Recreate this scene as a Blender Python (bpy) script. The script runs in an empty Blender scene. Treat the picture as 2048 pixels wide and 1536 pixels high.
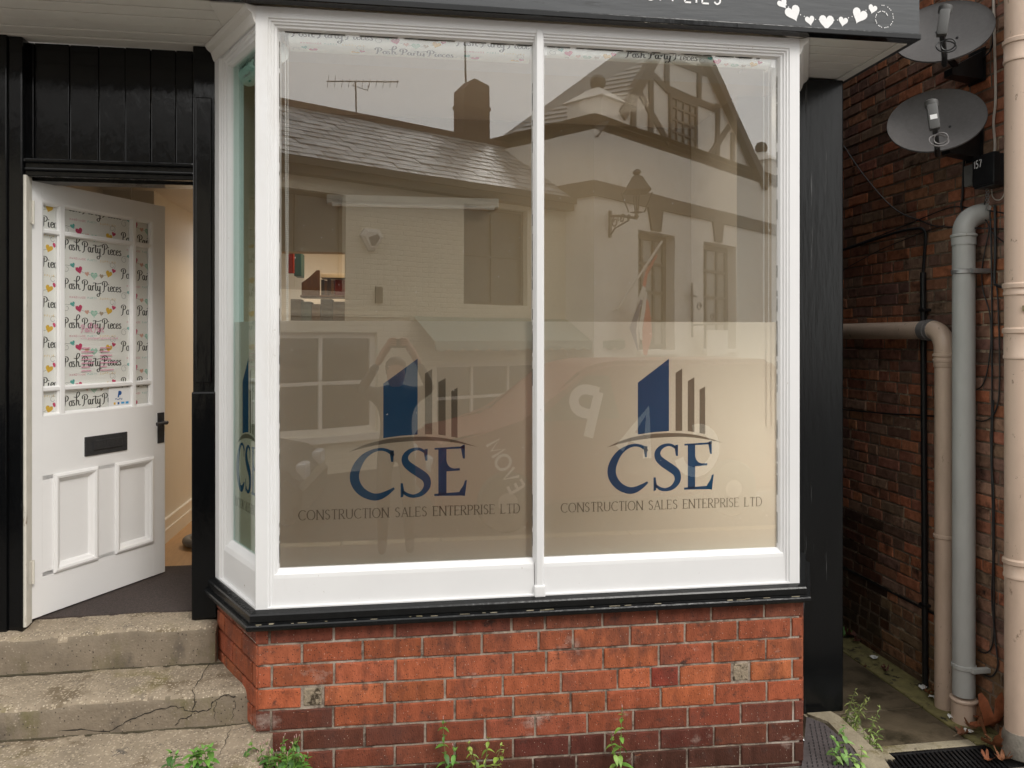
import bpy, bmesh, math, random
from mathutils import Vector, Matrix
random.seed(11)
R = math.radians
scene = bpy.context.scene
col = scene.collection

# ------------------------------------------------------------------ camera
F_PX, YAW, EYE, HOR = 1540.0, R(8.4), 1.9, 678.0
cam_data = bpy.data.cameras.new("camera")
cam = bpy.data.objects.new("camera", cam_data)
col.objects.link(cam)
cam.location = (0, 0, EYE)
cam.rotation_euler = (R(90), 0, -YAW)
cam_data.sensor_width = 36
cam_data.lens = 36 * F_PX / 2048
cam_data.shift_y = (HOR - 768) / 2048
cam_data.clip_start = 0.05
cam_data.clip_end = 500
scene.camera = cam

# ------------------------------------------------------------------ sky and sun (overcast)
world = bpy.data.worlds.new("World")
scene.world = world
world.use_nodes = True
wn, wl = world.node_tree.nodes, world.node_tree.links
wn.clear()
wo = wn.new("ShaderNodeOutputWorld")
bg = wn.new("ShaderNodeBackground")
sky = wn.new("ShaderNodeTexSky")
sky.sky_type = 'NISHITA'
sky.sun_disc = False
SUN = Vector((0.36, -0.66, 0.66)).normalized()
sky.sun_elevation = math.asin(SUN.z)
sky.sun_rotation = math.atan2(SUN.x, SUN.y)
sky.air_density = 1.0
sky.dust_density = 4.0
hs = wn.new("ShaderNodeHueSaturation")
hs.inputs['Saturation'].default_value = 0.10
mx = wn.new("ShaderNodeMix"); mx.data_type = 'RGBA'
mx.inputs[0].default_value = 0.75
mx.inputs[7].default_value = (15.4, 15.2, 14.7, 1)      # even cloud deck
wl.new(sky.outputs[0], hs.inputs['Color'])
wl.new(hs.outputs[0], mx.inputs[6])
wl.new(mx.outputs[2], bg.inputs['Color'])
bg.inputs['Strength'].default_value = 0.093
wl.new(bg.outputs[0], wo.inputs[0])
sd = bpy.data.lights.new("sun", 'SUN')
sd.energy = 1.1
sd.angle = R(22)
sd.color = (1.0, 0.96, 0.9)
sun = bpy.data.objects.new("sun", sd)
sun.rotation_euler = SUN.to_track_quat('Z', 'Y').to_euler()
col.objects.link(sun)

vs = scene.view_settings
scene.display_settings.display_device = 'sRGB'
vs.view_transform = 'Standard'
vs.look = 'None'
vs.exposure = 0.38
vs.gamma = 1.0
vs.use_curve_mapping = False
scene.cycles.max_bounces = 10
scene.cycles.transparent_max_bounces = 16
scene.cycles.sample_clamp_indirect = 6

# ------------------------------------------------------------------ measuring: where a sight line meets a known plane
SN, CS = math.sin(YAW), math.cos(YAW)
def _ray(u, v):
    a = (u - 1024) / F_PX
    return SN + a * CS, CS - a * SN, -(v - HOR) / F_PX
def onY(u, v, Y):
    d = _ray(u, v); t = Y / d[1]
    return Vector((d[0] * t, Y, EYE + d[2] * t))
def onX(u, v, X):
    d = _ray(u, v); t = X / d[0]
    return Vector((X, d[1] * t, EYE + d[2] * t))
def onZ(u, v, Z):
    d = _ray(u, v); t = (Z - EYE) / d[2]
    return Vector((d[0] * t, d[1] * t, Z))

# ------------------------------------------------------------------ mesh helpers
class MB:
    def __init__(s, M=None):
        s.v, s.f, s.M = [], [], M or Matrix()
    def add(s, vs_, fs_):
        n = len(s.v)
        s.v += [tuple(s.M @ Vector(p)) for p in vs_]
        s.f += [tuple(i + n for i in f) for f in fs_]
        return s
    def box(s, x0, x1, y0, y1, z0, z1, b=0.0):
        if b <= 0:
            return s.add([(x, y, z) for x in (x0, x1) for y in (y0, y1) for z in (z0, z1)],
                  [(0, 1, 3, 2), (4, 6, 7, 5), (0, 4, 5, 1), (2, 3, 7, 6), (0, 2, 6, 4), (1, 5, 7, 3)])
        bm = bmesh.new()
        bmesh.ops.create_cube(bm, size=1)
        for q in bm.verts:
            q.co = Vector(((x0 + x1) / 2 + q.co.x * (x1 - x0), (y0 + y1) / 2 + q.co.y * (y1 - y0), (z0 + z1) / 2 + q.co.z * (z1 - z0)))
        bmesh.ops.bevel(bm, geom=bm.edges[:], offset=b, segments=2, affect='EDGES', profile=0.6)
        s.bm(bm); return s
    def bm(s, bm):
        bm.verts.index_update()
        s.add([q.co[:] for q in bm.verts], [tuple(q.index for q in f.verts) for f in bm.faces]); bm.free()
    def tube(s, pts, r, n=10, cap=True):
        pts = [Vector(p) for p in pts]
        m = len(pts); rs = r if isinstance(r, (list, tuple)) else [r] * m
        V, Fc = [], []
        up = None
        for i, p in enumerate(pts):
            t = (pts[min(i + 1, m - 1)] - pts[max(i - 1, 0)]).normalized()
            if up is None:
                up = Vector((0, 0, 1)) if abs(t.z) < 0.9 else Vector((1, 0, 0))
            a = (up - t * up.dot(t)).normalized(); b = t.cross(a); up = a
            for k in range(n):
                w = 2 * math.pi * k / n
                V.append(p + (a * math.cos(w) + b * math.sin(w)) * rs[i])
        for i in range(m - 1):
            for k in range(n):
                k2 = (k + 1) % n
                Fc.append((i * n + k, i * n + k2, (i + 1) * n + k2, (i + 1) * n + k))
        if cap:
            Fc.append(tuple(range(n))[::-1]); Fc.append(tuple(range((m - 1) * n, m * n)))
        return s.add(V, Fc)
    def lathe(s, prof, n=20, base=(0, 0, 0), cap=True):
        V = [(base[0] + r * math.cos(2 * math.pi * k / n), base[1] + r * math.sin(2 * math.pi * k / n), base[2] + z) for r, z in prof for k in range(n)]
        m = len(prof)
        Fc = [(i * n + k, i * n + (k + 1) % n, (i + 1) * n + (k + 1) % n, (i + 1) * n + k) for i in range(m - 1) for k in range(n)]
        if cap:
            Fc.append(tuple(range(n))[::-1]); Fc.append(tuple(range((m - 1) * n, m * n)))
        return s.add(V, Fc)
    def prism(s, poly, y0, y1):            # outline in x,z pushed along y
        n = len(poly)
        V = [(x, y0, z) for x, z in poly] + [(x, y1, z) for x, z in poly]
        return s.add(V, [tuple(range(n)), tuple(range(n, 2 * n))[::-1]] + [(i, i + n, (i + 1) % n + n, (i + 1) % n) for i in range(n)])
    def flat(s, poly, y=0.0):
        return s.add([(x, y, z) for x, z in poly], [tuple(range(len(poly)))])
    def ribbon(s, pts, w, y=0.0):          # flat stroke in the x,z plane
        m = len(pts)
        if m < 2: return s
        ws = w if isinstance(w, (list, tuple)) else [w] * m
        V = []
        for i, (x, z) in enumerate(pts):
            a, b = pts[max(i - 1, 0)], pts[min(i + 1, m - 1)]
            tx, tz = b[0] - a[0], b[1] - a[1]; l = math.hypot(tx, tz) or 1
            nx, nz = -tz / l * ws[i] / 2, tx / l * ws[i] / 2
            V += [(x + nx, y, z + nz), (x - nx, y, z - nz)]
        return s.add(V, [(2 * i, 2 * i + 1, 2 * i + 3, 2 * i + 2) for i in range(m - 1)])
    def loops(s, rings, close=True):       # skin equal-length rings of 3D points
        n = len(rings[0]); V = [p for r in rings for p in r]; Fc = []
        for i in range(len(rings) - 1):
            for k in range(n if close else n - 1):
                k2 = (k + 1) % n
                Fc.append((i * n + k, i * n + k2, (i + 1) * n + k2, (i + 1) * n + k))
        return s.add(V, Fc)
    def mesh(s, name, m, smooth=False):
        me = bpy.data.meshes.new(name)
        me.from_pydata(s.v, [], s.f); me.validate()
        bm = bmesh.new(); bm.from_mesh(me); bmesh.ops.recalc_face_normals(bm, faces=bm.faces[:]); bm.to_mesh(me); bm.free()
        if m: me.materials.append(m)
        if smooth:
            me.polygons.foreach_set('use_smooth', [True] * len(me.polygons))
            try: me.set_sharp_from_angle(angle=R(42))
            except Exception: pass
        return me
    def build(s, name, m, parent=None, smooth=False):
        o = bpy.data.objects.new(name, s.mesh(name, m, smooth)); col.objects.link(o)
        if parent: o.parent = parent
        return o
    def wbuild(s, name, m, parent, smooth=False):   # geometry given in place, parent keeps its own base point
        o = s.build(name, m, parent, smooth)
        o.matrix_parent_inverse = wmat(parent).inverted()
        return o
def wmat(o):
    M = o.matrix_parent_inverse @ o.matrix_basis if o.parent else o.matrix_basis.copy()
    return wmat(o.parent) @ M if o.parent else M

def link_mesh(name, me, parent=None, M=None, colr=None):
    o = bpy.data.objects.new(name, me); col.objects.link(o)
    if parent: o.parent = parent
    if M is not None: o.matrix_basis = M
    if colr: o.color = (*colr, 1)
    return o
def tag(o, label, cat, group=None):
    o['label'] = label; o['category'] = cat
    if group: o['group'] = group
    return o
def thing(name, label, cat, loc=(0, 0, 0), rz=0.0, group=None):
    o = bpy.data.objects.new(name, None); col.objects.link(o)
    o.location = loc; o.rotation_euler = (0, 0, rz); o.empty_display_size = .1
    return tag(o, label, cat, group)
def part(name, parent, M=None):
    o = bpy.data.objects.new(name, None); col.objects.link(o); o.parent = parent
    o.empty_display_size = .1
    if M is not None: o.matrix_basis = M
    return o
def struct(o):
    o['kind'] = 'structure'; return o
def frame2d(origin, dx):                   # x along dx (horizontal), z up, y = z cross x
    dx = Vector((dx[0], dx[1], 0)).normalized(); dy = Vector((-dx.y, dx.x, 0))
    M = Matrix.Identity(4)
    for i in range(3):
        M[i][0], M[i][1], M[i][2], M[i][3] = dx[i], dy[i], (0, 0, 1)[i], origin[i]
    return M
def smooth_pts(P, k=6):                    # Catmull-Rom
    if len(P) < 3: return list(P)
    out = []
    for i in range(len(P) - 1):
        p0, p1, p2, p3 = P[max(i - 1, 0)], P[i], P[i + 1], P[min(i + 2, len(P) - 1)]
        for j in range(k):
            t = j / k
            out.append(tuple(.5 * ((2 * b) + (c - a) * t + (2 * a - 5 * b + 4 * c - d) * t * t + (3 * b - a - 3 * c + d) * t ** 3) for a, b, c, d in zip(p0, p1, p2, p3)))
    out.append(tuple(P[-1])); return out
def arc(cx, cy, rx, ry, a0, a1, n=14):
    return [(cx + rx * math.cos(R(a0 + (a1 - a0) * i / n)), cy + ry * math.sin(R(a0 + (a1 - a0) * i / n))) for i in range(n + 1)]
def sweep(path, prof):                     # horizontal open path [(x,y)], profile [(outward, z)] -> rings; outward = right-hand side of travel
    rings = []
    m = len(path)
    for i, p in enumerate(path):
        dirs = []
        if i > 0: dirs.append((Vector(path[i]) - Vector(path[i - 1])).normalized())
        if i < m - 1: dirs.append((Vector(path[i + 1]) - Vector(path[i])).normalized())
        ns = [Vector((d.y, -d.x)) for d in dirs]
        n = sum(ns, Vector((0, 0)))
        n = n / (n.length_squared) * len(ns) if len(ns) == 1 else n / (n.length) / max(.2, (n.normalized()).dot(ns[0]))
        rings.append([(p[0] + n.x * o, p[1] + n.y * o, z) for o, z in prof])
    return rings

# ------------------------------------------------------------------ materials
MATS = {}
def pm(name, c, rough=.5, var=.12, scale=9., bump=0., bscale=60., spec=.5, objcol=False, metal=0., stain=None, speck=None, stretch=(1, 1, 1), coat=0.):
    """procedural paint / stone / wood: colour noise, optional stains and specks, fine relief"""
    m = bpy.data.materials.new(name); m.use_nodes = True
    nt = m.node_tree; N, L = nt.nodes, nt.links
    b = N['Principled BSDF']
    b.inputs['Roughness'].default_value = rough
    b.inputs['Metallic'].default_value = metal
    b.inputs['Specular IOR Level'].default_value = spec
    b.inputs['Coat Weight'].default_value = coat
    geo = N.new('ShaderNodeNewGeometry')
    mp = N.new('ShaderNodeMapping'); mp.inputs['Scale'].default_value = stretch
    L.new(geo.outputs['Position'], mp.inputs[0])
    nz = N.new('ShaderNodeTexNoise'); nz.inputs['Scale'].default_value = scale; nz.inputs['Detail'].default_value = 6; nz.inputs['Roughness'].default_value = .62
    L.new(mp.outputs[0], nz.inputs['Vector'])
    mr = N.new('ShaderNodeMapRange'); mr.inputs[1].default_value = .25; mr.inputs[2].default_value = .75
    mr.inputs[3].default_value = 1 - var; mr.inputs[4].default_value = 1 + var
    L.new(nz.outputs[0], mr.inputs[0])
    mul = N.new('ShaderNodeMix'); mul.data_type = 'RGBA'; mul.blend_type = 'MULTIPLY'; mul.inputs[0].default_value = 1
    if objcol:
        oi = N.new('ShaderNodeObjectInfo'); L.new(oi.outputs['Color'], mul.inputs[6])
    else:
        mul.inputs[6].default_value = (*c, 1)
    L.new(mr.outputs[0], mul.inputs[7])
    out = mul.outputs[2]
    for k, (sc_, lo, hi, cc, st) in enumerate(([stain] if isinstance(stain, tuple) else (stain or []))):
        n2 = N.new('ShaderNodeTexNoise'); n2.inputs['Scale'].default_value = sc_; n2.inputs['Detail'].default_value = 8; n2.inputs['Roughness'].default_value = .68
        mp2 = N.new('ShaderNodeMapping'); mp2.inputs['Scale'].default_value = st; mp2.inputs['Location'].default_value = (3.1 * k + 1.7, 7.3 * k, 2.2 * k)
        L.new(geo.outputs['Position'], mp2.inputs[0]); L.new(mp2.outputs[0], n2.inputs['Vector'])
        r2 = N.new('ShaderNodeMapRange'); r2.inputs[1].default_value = lo; r2.inputs[2].default_value = hi; r2.clamp = True
        L.new(n2.outputs[0], r2.inputs[0])
        mm = N.new('ShaderNodeMix'); mm.data_type = 'RGBA'; mm.inputs[7].default_value = (*cc, 1)
        L.new(r2.outputs[0], mm.inputs[0]); L.new(out, mm.inputs[6]); out = mm.outputs[2]
    if speck:
        for (sc_, th_, cc) in (speck if isinstance(speck, list) else [speck]):
            vo = N.new('ShaderNodeTexVoronoi'); vo.inputs['Scale'].default_value = sc_
            L.new(geo.outputs['Position'], vo.inputs['Vector'])
            r3 = N.new('ShaderNodeMapRange'); r3.inputs[1].default_value = th_; r3.inputs[2].default_value = th_ * .6; r3.clamp = True
            L.new(vo.outputs['Distance'], r3.inputs[0])
            wn_ = N.new('ShaderNodeMath'); wn_.operation = 'GREATER_THAN'; wn_.inputs[1].default_value = .55
            sp = N.new('ShaderNodeSeparateColor'); L.new(vo.outputs['Color'], sp.inputs[0]); L.new(sp.outputs[0], wn_.inputs[0])
            ml = N.new('ShaderNodeMath'); ml.operation = 'MULTIPLY'; L.new(r3.outputs[0], ml.inputs[0]); L.new(wn_.outputs[0], ml.inputs[1])
            mm = N.new('ShaderNodeMix'); mm.data_type = 'RGBA'; mm.inputs[7].default_value = (*cc, 1)
            L.new(ml.outputs[0], mm.inputs[0]); L.new(out, mm.inputs[6]); out = mm.outputs[2]
    L.new(out, b.inputs['Base Color'])
    if bump > 0:
        n4 = N.new('ShaderNodeTexNoise'); n4.inputs['Scale'].default_value = bscale; n4.inputs['Detail'].default_value = 5
        L.new(mp.outputs[0], n4.inputs['Vector'])
        bp = N.new('ShaderNodeBump'); bp.inputs['Strength'].default_value = min(1, bump); bp.inputs['Distance'].default_value = .004
        L.new(n4.outputs[0], bp.inputs['Height']); L.new(bp.outputs[0], b.inputs['Normal'])
    MATS[name] = m
    return m

WHITE = pm('white paint', (.76, .76, .765), .36, .03, 3, .05, 35, stain=[(5, .64, .85, (.52, .48, .43), (1, 1, .5)), (48, .68, .715, (.36, .30, .25), (1, 1, .6)), (1.6, .58, .8, (.62, .60, .57), (1, 1, .3))])
WHITE2 = pm('white soffit paint', (.70, .68, .65), .5, .05, 5, .15, 50, stain=[(9, .62, .9, (.42, .38, .33), (1, 1, 1))])
DOORW = pm('door white paint', (.88, .87, .865), .33, .025, 3, .1, 30)
CREAMP = pm('aged cream paint', (.66, .63, .56), .5, .1, 14, .25, 60, stain=[(22, .62, .72, (.25, .19, .13), (1, 1, .3))])
BLACK = pm('black gloss paint', (.003, .0033, .0038), .13, .3, 9, .45, 22, spec=.35, stretch=(1, 1, .35), stain=[(30, .68, .75, (.05, .05, .05), (1, 1, .12))])
BLACK2 = pm('black weathered paint', (.006, .0065, .007), .22, .3, 14, .3, 45, spec=.3, stretch=(1, 1, .15), stain=[(24, .64, .72, (.11, .11, .11), (1.6, 1.6, .06))])
SILLB = pm('black sill paint', (.007, .0075, .008), .22, .3, 18, .4, 50, spec=.35, stain=[(36, .69, .73, (.30, .27, .22), (.5, 1, 1.6))])
FASC = pm('grey black sign paint', (.047, .051, .056), .5, .18, 6, .35, 24, stretch=(.22, 1, 1.6), stain=[(16, .62, .72, (.022, .024, .026), (.25, 1, 1.8))])
MORTAR = pm('pale mortar', (.36, .30, .245), .95, .35, 30, 1.0, 90, spec=.15, stain=[(16, .48, .62, (.13, .10, .08), (1, 1, 1)), (7, .55, .68, (.20, .15, .11), (1, 1, 1)), (3, .55, .7, (.55, .5, .44), (1, 1, 1))])
BRICK = pm('red brick', (.4, .1, .05), .75, .34, 16, .7, 130, spec=.15, objcol=True, stretch=(1.6, 1, .7), stain=[(6, .50, .72, (.12, .048, .036), (1.6, 1, .7)), (14, .57, .70, (.07, .038, .031), (1, 1, 1)), (4.0, .60, .80, (.46, .38, .33), (1, 1, 1.6)), (18, .64, .74, (.38, .125, .06), (1, 1, 2)), (26, .66, .72, (.03, .022, .02), (2.5, 1, .5))], speck=[(120, .26, (.04, .022, .018)), (60, .17, (.06, .03, .024)), (75, .12, (.6, .5, .42))])
OLDBRICK = pm('old brick', (.2, .08, .05), .9, .4, 22, .8, 90, spec=.15, objcol=True, stain=[(8, .54, .72, (.03, .02, .016), (1, 1, 1)), (14, .68, .76, (.42, .36, .3), (1, 1, 1))])
OLDMORT = pm('old dark mortar', (.17, .125, .09), .95, .4, 24, .8, 90, stain=[(6, .54, .62, (.46, .36, .25), (1, 1, 1))])
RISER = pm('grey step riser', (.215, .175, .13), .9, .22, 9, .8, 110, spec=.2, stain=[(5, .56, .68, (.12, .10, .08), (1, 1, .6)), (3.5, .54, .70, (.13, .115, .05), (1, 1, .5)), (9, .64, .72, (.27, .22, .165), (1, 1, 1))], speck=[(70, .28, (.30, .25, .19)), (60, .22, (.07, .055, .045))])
STONE = pm('worn step concrete', (.285, .23, .165), .85, .22, 8, 1.0, 110, stain=[(4.5, .54, .62, (.16, .12, .075), (1, 1, 1)), (3.0, .55, .70, (.17, .14, .05), (1, 1, 1)), (11, .6, .70, (.105, .09, .075), (1, 1, 1))], speck=[(62, .42, (.42, .345, .25)), (95, .36, (.50, .42, .32)), (75, .26, (.11, .08, .055)), (38, .20, (.36, .30, .22)), (48, .15, (.07, .055, .045))])
DIRT_SHADE = pm('dark dirt and joint shade', (.055, .045, .025), .95, .4, 40, .8, 120)
PAVE = pm('pavement', (.15, .135, .115), .9, .2, 8, .7, 120, stain=[(2.2, .5, .7, (.14, .12, .1), (1, 1, 1))], speck=(70, .2, (.35, .31, .27)))
ASPH = pm('asphalt', (.06, .06, .06), .8, .25, 20, .8, 200)
WETC = pm('wet alley concrete', (.125, .098, .064), .42, .3, 7, .5, 70, stain=[(3, .5, .62, (.04, .033, .02), (1, 1, 1)), (8, .64, .74, (.17, .13, .09), (1, 1, 1))])
MOSS = pm('mossy gutter concrete', (.20, .175, .07), .8, .4, 14, .9, 70, stain=[(13, .55, .60, (.022, .018, .011), (1, 1, 1)), (9, .6, .7, (.21, .17, .1), (1, 1, 1)), (5, .56, .66, (.10, .078, .045), (1, 1, 1))])
KERBC = pm('light concrete edge', (.33, .285, .2), .9, .25, 14, .9, 100, stain=[(7, .52, .66, (.17, .14, .06), (1, 1, 1)), (15, .62, .7, (.09, .07, .05), (1, 1, 1))])
RUB = pm('dark ribbed rubber', (.10, .085, .085), .75, .25, 30, .5, 120, stain=[(12, .66, .74, (.3, .26, .2), (1, 1, 1))])
PIPEB = pm('beige pipe plastic', (.58, .44, .345), .38, .05, 3, .08, 40, stain=[(30, .63, .69, (.22, .15, .10), (1, 1, .5)), (3, .52, .75, (.44, .33, .25), (1, 1, .25)), (70, .66, .70, (.12, .09, .06), (1, 1, 1))])
PIPEG = pm('grey pipe plastic', (.43, .435, .42), .45, .08, 12, .1, 60, stretch=(1, 1, .3), stain=[(40, .66, .72, (.25, .2, .13), (1, 1, .25))])
PIPEDK = pm('grey rubber coupling', (.16, .15, .15), .5, .1)
CONBASE = pm('grey cement base', (.2, .18, .15), .9, .3, 20, .8, 80)
CABLE = pm('black cable', (.012, .012, .013), .45, .2)
CABLEW = pm('pale cable', (.55, .5, .44), .5, .1)
DISHM = pm('dish grey', (.105, .10, .10), .5, .12, 60, .15, 220, stain=[(10, .58, .72, (.075, .07, .068), (1, 1, .3))])
LNBG = pm('lnb grey plastic', (.10, .10, .098), .45, .1)
STEEL = pm('galvanised steel', (.42, .42, .42), .4, .2, metal=.7)
IRON = pm('dark iron', (.03, .03, .032), .55, .3, 30, .4, 80)
DKPL = pm('black plastic', (.012, .012, .013), .35, .3, 20, .2, 80, stain=[(30, .66, .74, (.09, .09, .09), (1, 1, .2))])
GRYPL = pm('grey plastic lid', (.17, .165, .16), .6, .1)
WOODEND = pm('weathered timber end', (.30, .24, .17), .9, .35, 60, 1, 120, stain=[(45, .5, .6, (.05, .035, .02), (1, 1, 1))])
CARPET = pm('dark brown mat', (.052, .038, .034), .95, .4, 90, 1, 200, speck=[(230, .4, (.11, .085, .075)), (180, .3, (.018, .013, .012))])
WOODFL = pm('oak floor', (.42, .25, .115), .45, .15, 8, .1, 50, stretch=(6, 1, 1))
CREAMW = pm('cream wall paint', (.70, .64, .545), .75, .03, 3)
SHOPW = pm('shop wall paint', (.50, .42, .31), .8, .04, 3)
SKIRT = pm('white skirting', (.72, .70, .66), .4, .03)
PAPER = pm('printed white sheet', (.84, .84, .81), .6, .02)
BLINDM = pm('blind fabric', (.90, .94, .92), .7, .02)
INK = pm('black ink', (.018, .02, .02), .6, .1)
INKG = pm('grey ink', (.30, .31, .31), .6, .1)
PINK = pm('pink ink', (.55, .035, .13), .6, .1)
PEACH = pm('peach ink', (.68, .40, .32), .6, .1)
TEAL = pm('teal ink', (.10, .42, .38), .6, .1)
MINT = pm('mint ink', (.28, .58, .45), .6, .1)
YELL = pm('yellow ink', (.72, .45, .05), .6, .1)
TAN = pm('tan ink', (.42, .34, .25), .6, .1)
PINKL = pm('pale pink ink', (.68, .28, .38), .6, .1)
PPBLUE = pm('dark blue ink', (.01, .09, .32), .6, .1)
PPLIGHT = pm('light blue ink', (.06, .36, .7), .6, .1)
SIGNW = pm('white sign vinyl', (.82, .82, .82), .5, .02)
LEAFG = pm('leaf green', (.10, .24, .035), .5, .25, 40, objcol=True)
STEMG = pm('stem green', (.16, .2, .06), .6, .2)
FLOW = pm('pale pink bud', (.5, .3, .28), .6, .1)
LEAFB = pm('dead leaf', (.26, .09, .03), .7, .35, 40, .4, 90, objcol=True)
LITTER = pm('white paper scrap', (.7, .7, .68), .7, .1)
HOSE = pm('grey hose plastic', (.16, .155, .15), .5, .1)
CRACK = pm('open crack', (.02, .016, .012), .95, .2)
BEAD = pm('white bead plastic', (.75, .75, .72), .35, .03)

def mat_emit(name, c, s):
    m = bpy.data.materials.new(name); m.use_nodes = True
    b = m.node_tree.nodes['Principled BSDF']
    b.inputs['Emission Color'].default_value = (*c, 1); b.inputs['Emission Strength'].default_value = s
    return m
def mat_glass(name, f0=.13, tint=(.975, .975, .965)):
    m = bpy.data.materials.new(name); m.use_nodes = True
    N, L = m.node_tree.nodes, m.node_tree.links
    N.clear()
    o = N.new('ShaderNodeOutputMaterial'); mixs = N.new('ShaderNodeMixShader')
    t = N.new('ShaderNodeBsdfTransparent'); t.inputs[0].default_value = (*tint, 1)
    g = N.new('ShaderNodeBsdfGlossy'); g.inputs['Roughness'].default_value = 0.0
    lw = N.new('ShaderNodeLayerWeight'); lw.inputs[0].default_value = .5      # Schlick: f0 + (1 - f0) (1 - cos)^5 on each face
    pw = N.new('ShaderNodeMath'); pw.operation = 'POWER'; pw.inputs[1].default_value = 5
    fr = N.new('ShaderNodeMapRange'); fr.inputs[3].default_value = f0; fr.inputs[4].default_value = 1.0
    L.new(lw.outputs['Facing'], pw.inputs[0]); L.new(pw.outputs[0], fr.inputs[0])
    # slightly wavy old glass
    geo = N.new('ShaderNodeNewGeometry'); nz = N.new('ShaderNodeTexNoise'); nz.inputs['Scale'].default_value = 3.5; nz.inputs['Detail'].default_value = 1
    bp = N.new('ShaderNodeBump'); bp.inputs['Strength'].default_value = .014; bp.inputs['Distance'].default_value = .01
    L.new(geo.outputs['Position'], nz.inputs['Vector']); L.new(nz.outputs[0], bp.inputs['Height']); L.new(bp.outputs[0], g.inputs['Normal'])
    L.new(fr.outputs[0], mixs.inputs[0]); L.new(t.outputs[0], mixs.inputs[1]); L.new(g.outputs[0], mixs.inputs[2]); L.new(mixs.outputs[0], o.inputs[0])
    return m
GLASS = mat_glass('window glass')
SGLASS = mat_glass('side glass', .05, (.80, .92, .89))
DGLASS = mat_glass('door glass', .035, (.99, .99, .985))
def mat_film(name, c, dif, trans):
    m = bpy.data.materials.new(name); m.use_nodes = True
    N, L = m.node_tree.nodes, m.node_tree.links
    N.clear()
    o = N.new('ShaderNodeOutputMaterial'); add = N.new('ShaderNodeAddShader')
    d = N.new('ShaderNodeBsdfDiffuse'); d.inputs[0].default_value = (*[x * dif for x in c], 1)
    t = N.new('ShaderNodeBsdfTranslucent'); t.inputs[0].default_value = (*[x * trans for x in c], 1)
    L.new(d.outputs[0], add.inputs[0]); L.new(t.outputs[0], add.inputs[1]); L.new(add.outputs[0], o.inputs[0])
    return m
FILM = mat_film('frosted film', (1.0, .975, .935), .02, .66)
FILMBLUE = mat_film('blue logo film', (.09, .33, .80), .05, .34)
FILMGREY = mat_film('grey logo film', (.62, .58, .52), .03, .42)

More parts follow.
